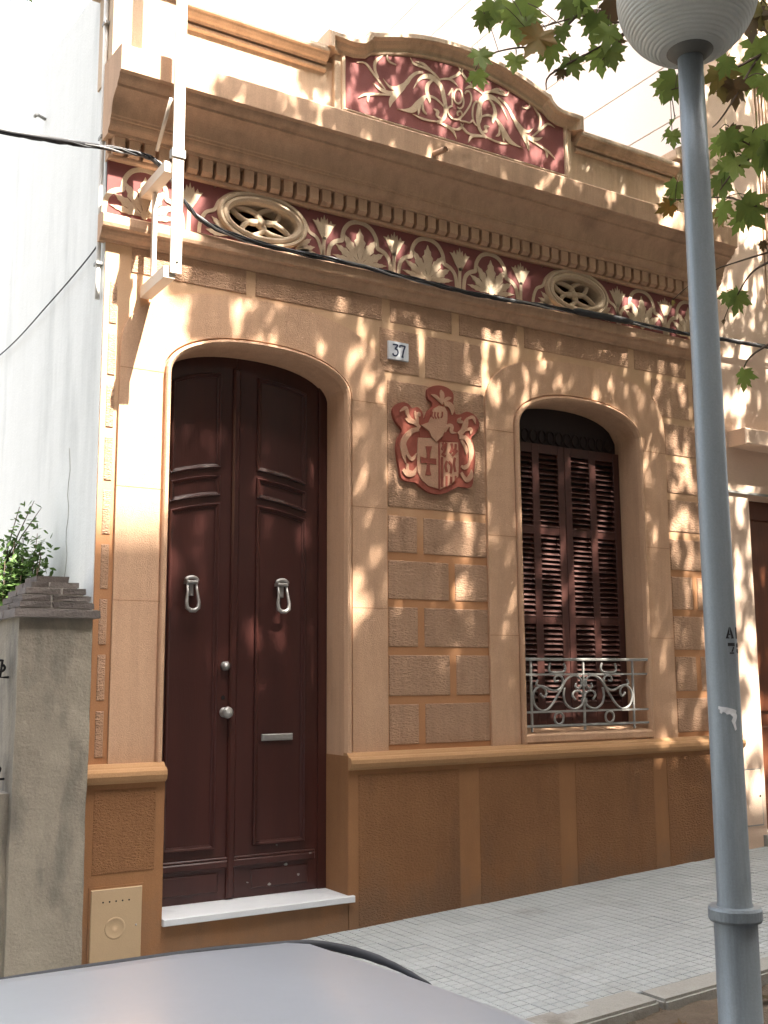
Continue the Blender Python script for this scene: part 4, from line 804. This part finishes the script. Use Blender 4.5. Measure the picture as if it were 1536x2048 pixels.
Aq = [[(-.016, -.018), (-.004, -.018), (-.004, -.015), (-.008, -.014), (-.003, .003), (-.001, .018), (-.003, .018)], [(.002, .018), (.014, -.018), (.002, -.018), (.005, -.014), (.000, .004)], [(-.005, -.007), (.001, -.007), (.000, -.003), (-.004, -.003)]]
Sq = [[(-.014, .016), (.012, .016), (.012, .006), (-.014, .006)], [(.006, .004), (.010, .004), (.002, -.012), (-.003, -.012)], [(-.010, -.018), (.008, -.018), (.006, -.014), (-.008, -.014)]]
decal('letter_a', Aq, .62, 1.652, .0503, 'black_paint'); decal('letter_i', [[(-.003, -.018), (.005, -.018), (.005, .018), (-.003, .018)]], 1.22, 1.652, .0503, 'black_paint')
decal('numeral_seven', Sq, .70, 1.604, .0504, 'black_paint'); decal('numeral_eight', [[(-.008, .012), (0, .017), (.008, .012), (.008, .004), (.0, .001), (-.008, .004)], [(-.008, -.004), (0, -.001), (.008, -.004), (.008, -.012), (.0, -.017), (-.008, -.012)]], 1.32, 1.604, .0504, 'black_paint')
decal('sticker_remnant', [[(-.030, .030), (-.022, .028), (-.012, .027), (.0, .025), (.018, .020), (.026, .016), (.024, .008), (.028, .0), (.026, -.008), (.020, -.022), (.024, -.042), (.018, -.046), (.014, -.030), (.008, -.016), (.014, -.004), (.004, .006), (-.006, .004), (-.010, .010), (-.018, .012), (-.022, .006), (-.027, .010), (-.026, .018), (-.031, .022)]], .24, 1.392, .0515, 'sticker')

# ---------------------------------------------------------------- parked silver car
ct = thing('parked_car', 'silver car roof at the kerb seen close up in the foreground', 'car', loc=(-1.2, -5.27, 0))
def sx(x): return .045 * x
# stations along x (front to the right): (x, half width belt, belt z, half width top, top z)
ST = [(2.02, .62, .42, .55, .46), (1.9, .76, .50, .66, .56), (1.5, .82, .58, .72, .66), (1.0, .83, .62, .74, .74), (.78, .83, .64, .72, .765), (.5, .83, .65, .64, .86), (.32, .83, .66, .595, 1.01), (.21, .83, .66, .57, 1.12), (.10, .83, .66, .585, 1.172), (-.05, .83, .66, .59, 1.183), (-.30, .83, .66, .60, 1.192), (-.8, .83, .66, .60, 1.196), (-1.3, .83, .66, .585, 1.178), (-1.6, .83, .67, .56, 1.13), (-1.9, .81, .67, .54, .95), (-2.15, .78, .66, .60, .74), (-2.3, .72, .56, .62, .60)]
rings = []
for x, wb, zb_, wt, zt_ in ST:
    r = []
    for (y, z) in ((.55, -.08), (.78 * wb / .83, -.06), (wb, .12), (wb * 1.01, .40), (wb, zb_), (wb - (wb - wt) * .5, zb_ + (zt_ - zb_) * .55), (wt + .012, zt_ - .035), (wt - .02, zt_ - .008), (wt * .85, zt_ + .004), (wt * .45, zt_ + .016), (0, zt_ + .02)): r.append((y, z))
    rings.append([(x, y, z + sx(x)) for y, z in r] + [(x, -y, z + sx(x)) for y, z in r[::-1][1:]])
q = MB(); q.skin(rings, smooth=True); n = len(rings[0]); q.f += [tuple(range(n)), tuple((len(rings) - 1) * n + k for k in range(n - 1, -1, -1))]; q.sm += [False, False]
body = q.build('body', 'car_paint', ct)
def lerp_ring(i, t, k): a, b = Vector(rings[i][k]), Vector(rings[i + 1][k]); return a.lerp(b, t)
for s in (0, 1):
    for i0, i1 in ((6, 10), (10, 13)):
        lo = [Vector(rings[i][4 if s == 0 else n - 5]) for i in range(i0, i1 + 1)]; hi = [Vector(rings[i][6 if s == 0 else n - 7]) for i in range(i0, i1 + 1)]
        mdl = [Vector(rings[i][5 if s == 0 else n - 6]) for i in range(i0, i1 + 1)]
        off = Vector((0, .012 if s == 0 else -.012, 0)); g = MB()
        g.skin([[tuple(a.lerp(b, .08) + off) for a, b in zip(lo, mdl)], [tuple(b + off) for b in mdl], [tuple(b.lerp(c, .8) + off) for b, c in zip(mdl, hi)]], smooth=True); g.build('side_window', 'glass_dark', ct)
g = MB(); g.skin([[(Vector(rings[i][k]) + Vector((.012, 0, .012))) for k in range(8, n - 8)] for i in (4, 5, 6)], smooth=True); g.build('windscreen', 'glass_dark', ct)
g = MB(); g.skin([[(Vector(rings[i][k]) + Vector((-.012, 0, .012))) for k in range(8, n - 8)] for i in (13, 14)], smooth=True); g.build('rear_window', 'glass_dark', ct)
far = [(-1.75, .580, 1.12), (-1.3, .607, 1.153), (-.8, .623, 1.169), (-.30, .624, 1.168), (-.02, .615, 1.160), (.08, .604, 1.154), (.145, .577, 1.152), (.184, .525, 1.146), (.205, .46, 1.138), (.215, .39, 1.128)]
for s in (1, -1):
    g = MB(); pts = crom([(x, s * y, z + sx(x)) for x, y, z in far], 5); g.tube(pts, [.006] * (len(pts) - 12) + [.0065, .0065, .006, .006, .006, .005, .005, .004, .004, .003, .003, .002], 8); g.build('roof_trim', 'rubber', ct)
for x in (1.3, -1.55):
    for s in (1, -1):
        g = MB(); g.lathe([(.02, -.09), (.24, -.10), (.30, -.08), (.305, .0), (.30, .08), (.24, .10), (.02, .09)], (x, s * .74, .03 + sx(x)), 24, True, 'y'); wh = g.build('wheel', 'tyre', ct)
        g = MB(); g.lathe([(.0, s * .105 - .006), (.18, s * .112 - .006), (.19, s * .09)], (x, s * .74, .03 + sx(x)), 20, True, 'y'); g.build('hub_cap', 'hardware', wh)
for s in (1, -1): g = MB(); g.box(1.86, 1.97, s * .62 - .1, s * .62 + .1, .46, .56); g.build('headlight', 'tile_white', ct)

# ---------------------------------------------------------------- plane tree
tt = thing('plane_tree', 'plane tree with green and browning lobed leaves hanging in at the top right', 'tree', loc=(2.78, -3.0, 0))
def off(p): return (p[0] - 2.78, p[1] + 3.0, p[2])
q = MB(); q.tube([off(p) for p in crom([(2.78, -3.0, -.3), (2.76, -3.0, .6), (2.80, -2.98, 2.2), (2.88, -2.92, 3.6), (2.95, -2.88, 4.6)], 5)], [.27, .23, .21] + [.19] * 10 + [.17] * 5 + [.16] * 3, 16); trunk = q.build('trunk', 'bark', tt)
limbs = [[(2.93, -2.9, 4.4), (2.6, -2.6, 5.6), (2.2, -2.2, 6.8), (1.9, -1.9, 7.8)], [(2.93, -2.9, 4.4), (3.1, -2.5, 6.0), (3.2, -1.9, 7.2), (3.1, -1.2, 8.2)], [(2.95, -2.9, 4.5), (3.6, -2.9, 6.2), (4.4, -2.6, 7.4), (5.0, -2.0, 8.4)], [(2.95, -2.9, 4.5), (2.9, -3.4, 6.3), (2.6, -4.0, 7.6), (2.3, -4.5, 8.6)], [(2.95, -2.9, 4.5), (3.8, -3.5, 6.6), (4.8, -4.0, 7.8), (5.8, -4.2, 8.6)], [(2.95, -2.9, 4.5), (3.2, -3.0, 6.6), (3.4, -3.1, 8.2), (3.5, -3.1, 9.8)]]
for l in limbs:
    q = MB(); P_ = crom(l, 5); q.tube([off(p) for p in P_], [.11 * (1 - .75 * i / (len(P_) - 1)) for i in range(len(P_))], 8); q.build('limb', 'bark', tt)
for t in TWIG:
    q = MB(); P_ = crom(t, 4); q.tube([off(p) for p in P_], [.0065 * (1 - .6 * i / (len(P_) - 1)) for i in range(len(P_))], 5); q.build('twig', 'twig', tt)
for a, b in (((2.6, -2.6, 5.6), TWIG[0][0]), ((2.7, -2.75, 5.2), TWIG[5][0]), ((2.86, -2.92, 3.7), TWIG[6][0]), ((2.82, -2.95, 3.2), TWIG[8][0]), ((2.80, -2.97, 2.9), TWIG[9][0]), ((2.78, -2.99, 2.5), TWIG[11][0])):
    q = MB(); m_ = ((a[0] + b[0]) / 2, (a[1] + b[1]) / 2, max(a[2], b[2]) + .1); q.tube([off(p) for p in crom([a, m_, b], 4)], .010, 6); q.build('twig', 'twig', tt)
HALF = [(0, -.30), (.10, -.37), (.27, -.40), (.235, -.30), (.33, -.27), (.30, -.20), (.40, -.13), (.53, -.01), (.41, .0), (.40, .06), (.25, .03), (.31, .13), (.30, .20), (.37, .36), (.25, .30), (.21, .33), (.13, .23), (.15, .37), (.09, .43), (0, .62)]
def leaf_mesh(name, m, cup):
    o_ = HALF + [(-x, y) for x, y in HALF[::-1][1:-1]]
    V = [(0, -.05, 0)] + [(x, y, cup * (x * x * 1.2 + .25 * y * y) + .04 * math.sin(9 * x + 5 * y)) for x, y in o_]; n = len(o_)
    Fc = [(0, 1 + i, 1 + (i + 1) % n) for i in range(n)]
    b = len(V); V += [(-.008, -.30, 0), (.008, -.30, 0), (.006, -.62, .03), (-.006, -.62, .03)]; Fc.append((b, b + 1, b + 2, b + 3))
    me = bpy.data.meshes.new(name); me.from_pydata(V, [], Fc); me.polygons.foreach_set('use_smooth', [True] * len(Fc)); me.materials.append(MAT[m]); return me
lm = {c: [leaf_mesh('leaf', m, cu) for cu in (.35, -.3, .6)] for c, m in enumerate(('leaf_green', 'leaf_orange', 'leaf_brown', 'leaf_pale'))}
for k, (x, y, z, s, a, c) in enumerate(LEAF):
    o = new_obj('leaf', lm[c][k % 3], None, tt); a = math.radians(a + random.uniform(-12, 12)); d = (Rv * math.cos(a) - Uv * math.sin(a)).normalized()
    nrm = (-Fv + Vector((random.gauss(0, .35), random.gauss(0, .35), random.gauss(-.1, .35)))); nrm = (nrm - d * nrm.dot(d)).normalized(); s_ = d.cross(nrm)
    d = (d + nrm * random.uniform(-.3, .3)).normalized(); s_ = d.cross(nrm).normalized(); nrm = s_.cross(d)
    M = Matrix((s_, d, nrm)).transposed().to_4x4(); M.translation = Vector(off((x, y, z))); o.matrix_local = M @ Matrix.Scale(s * 1.15, 4)
    foot = Vector((x, y, z)) - d * s * .40; near = min((Vector(p) for t in TWIG for p in crom(t, 6)), key=lambda p: (p - foot).length)
    if .02 < (near - foot).length < .30:
        q = MB(); q.tube([off(p) for p in crom([tuple(near), tuple(near.lerp(foot, .55) + Vector((0, 0, .015))), tuple(foot)], 3)], .0022, 4); q.build('petiole', 'twig', tt)
# the crown overhead, too many leaves to count
base = np.array([(0, -.05, .0)] + [(x, y, .3 * x * x) for x, y in [HALF[i] for i in (0, 2, 5, 7, 10, 13, 16, 19)]] + [(-x, y, .3 * x * x) for x, y in [HALF[i] for i in (16, 13, 10, 7, 5, 2)]])
nbv = len(base); fan = np.array([(0, 1 + i, 1 + (i + 1) % (nbv - 1)) for i in range(nbv - 1)])
cl = []
while len(cl) < 640:
    c = np.array([rng.uniform(1.0, 8.5), rng.uniform(-6.4, -.6), rng.uniform(7.1, 10.8)])
    t_ = c[1] / SUN.y
    if not -.3 < c[2] - SUN.z * t_ < 7.2: continue
    if c[0] > 6.6 and rng.random() < .40: continue
    cl.append(c)
N = []; 
for c in cl:
    for k in range(int(rng.integers(13, 26))):
        p_ = c + rng.normal(0, (.24, .24, .16)); 
        t_ = -p_[1] / -SUN.y; xf = p_[0] - SUN.x * t_; zf = p_[2] - SUN.z * t_      # crown shaped along the sun's rays so the left front stays sunlit
        if p_[2] > 6.85 and xf > (.52 if zf < 4.7 else 1.28) + .10 * math.sin(zf * 9 + 3 * xf): N.append(p_)
N = np.array(N); nl = len(N)
d = rng.normal(0, 1, (nl, 3)); d[:, 2] -= .9; d /= np.linalg.norm(d, axis=1)[:, None]
nn = rng.normal(0, .55, (nl, 3)); nn[:, 2] += 1; s_ = np.cross(d, nn); s_ /= np.linalg.norm(s_, axis=1)[:, None]; nn = np.cross(s_, d)
sz = rng.uniform(.10, .185, nl)
V = N[:, None, :] + sz[:, None, None] * (base[None, :, 0:1] * s_[:, None, :] + base[None, :, 1:2] * d[:, None, :] + base[None, :, 2:3] * nn[:, None, :])
V = V.reshape(-1, 3) - np.array([2.78, -3.0, 0]); Fc = (fan[None] + (np.arange(nl) * nbv)[:, None, None]).reshape(-1, 3)
me = bpy.data.meshes.new('crown'); me.from_pydata(V.tolist(), [], Fc.tolist())
for m in ('leaf_green', 'leaf_pale', 'leaf_brown'): me.materials.append(MAT[m])
mi = np.repeat(rng.choice([0, 0, 0, 0, 0, 1, 2], nl), len(fan)); me.polygons.foreach_set('material_index', mi.astype(np.int32)); me.update()
new_obj('crown', me, None, tt, kind='stuff')
# unseen street trees added left and right to cut the sky light
nr = 5200; tt2 = rng.uniform(0, 2 * PI, nr); uu = rng.uniform(-.75, 1, nr); rr2 = rng.uniform(.45, 1, nr) ** .5 * (1 + .12 * np.sin(5 * tt2))
P2 = np.stack([3.1 * rr2 * np.sqrt(1 - uu ** 2) * np.cos(tt2), 2.7 * rr2 * np.sqrt(1 - uu ** 2) * np.sin(tt2), 7.6 + 2.9 * rr2 * uu], 1)
k_ = np.arange(nr) % nl; V2 = P2[:, None, :] + 1.7 * sz[k_][:, None, None] * (base[None, :, 0:1] * s_[k_][:, None, :] + base[None, :, 1:2] * d[k_][:, None, :] + base[None, :, 2:3] * nn[k_][:, None, :])
me2 = bpy.data.meshes.new('crown'); me2.from_pydata(V2.reshape(-1, 3).tolist(), [], (fan[None] + (np.arange(nr) * nbv)[:, None, None]).reshape(-1, 3).tolist())
for m in ('leaf_green', 'leaf_pale', 'leaf_brown'): me2.materials.append(MAT[m])
me2.polygons.foreach_set('material_index', np.repeat(rng.choice([0, 0, 0, 0, 0, 1, 2], nr), len(fan)).astype(np.int32)); me2.update()
for k, (x, lab) in enumerate(((-6.2, 'unseen street tree left of the garden gate, added to cut sky light'), (-12.4, 'unseen street tree farther left, added to cut sky light'), (9.8, 'unseen street tree beyond the right neighbour, added to cut sky light'), (16.2, 'unseen street tree farthest right, added to cut sky light'))):
    st_ = thing('plane_tree', lab, 'tree', 'street trees along the kerb', (x, -3.1, gz(x) - .1)); st_.rotation_euler = (0, 0, k * 1.3)
    new_obj('trunk', trunk.data, None, st_); new_obj('crown', me2, None, st_, kind='stuff')
tt['group'] = 'street trees along the kerb'
# dead leaves on the soil
for k in range(14):
    o = new_obj('fallen_leaf', lm[2][k % 3], None); o['label'] = 'one of the dry brown leaves fallen on the soil strip'; o['category'] = 'leaf'; o['group'] = 'fallen leaves on the soil'
    x = random.uniform(1.6, 4.2); o.location = (x, random.uniform(-3.0, -2.25), gz(x) - .05); o.scale = (.1, .1, .1); o.rotation_euler = (random.uniform(-.4, .4), random.uniform(-.4, .4), random.uniform(0, 6))
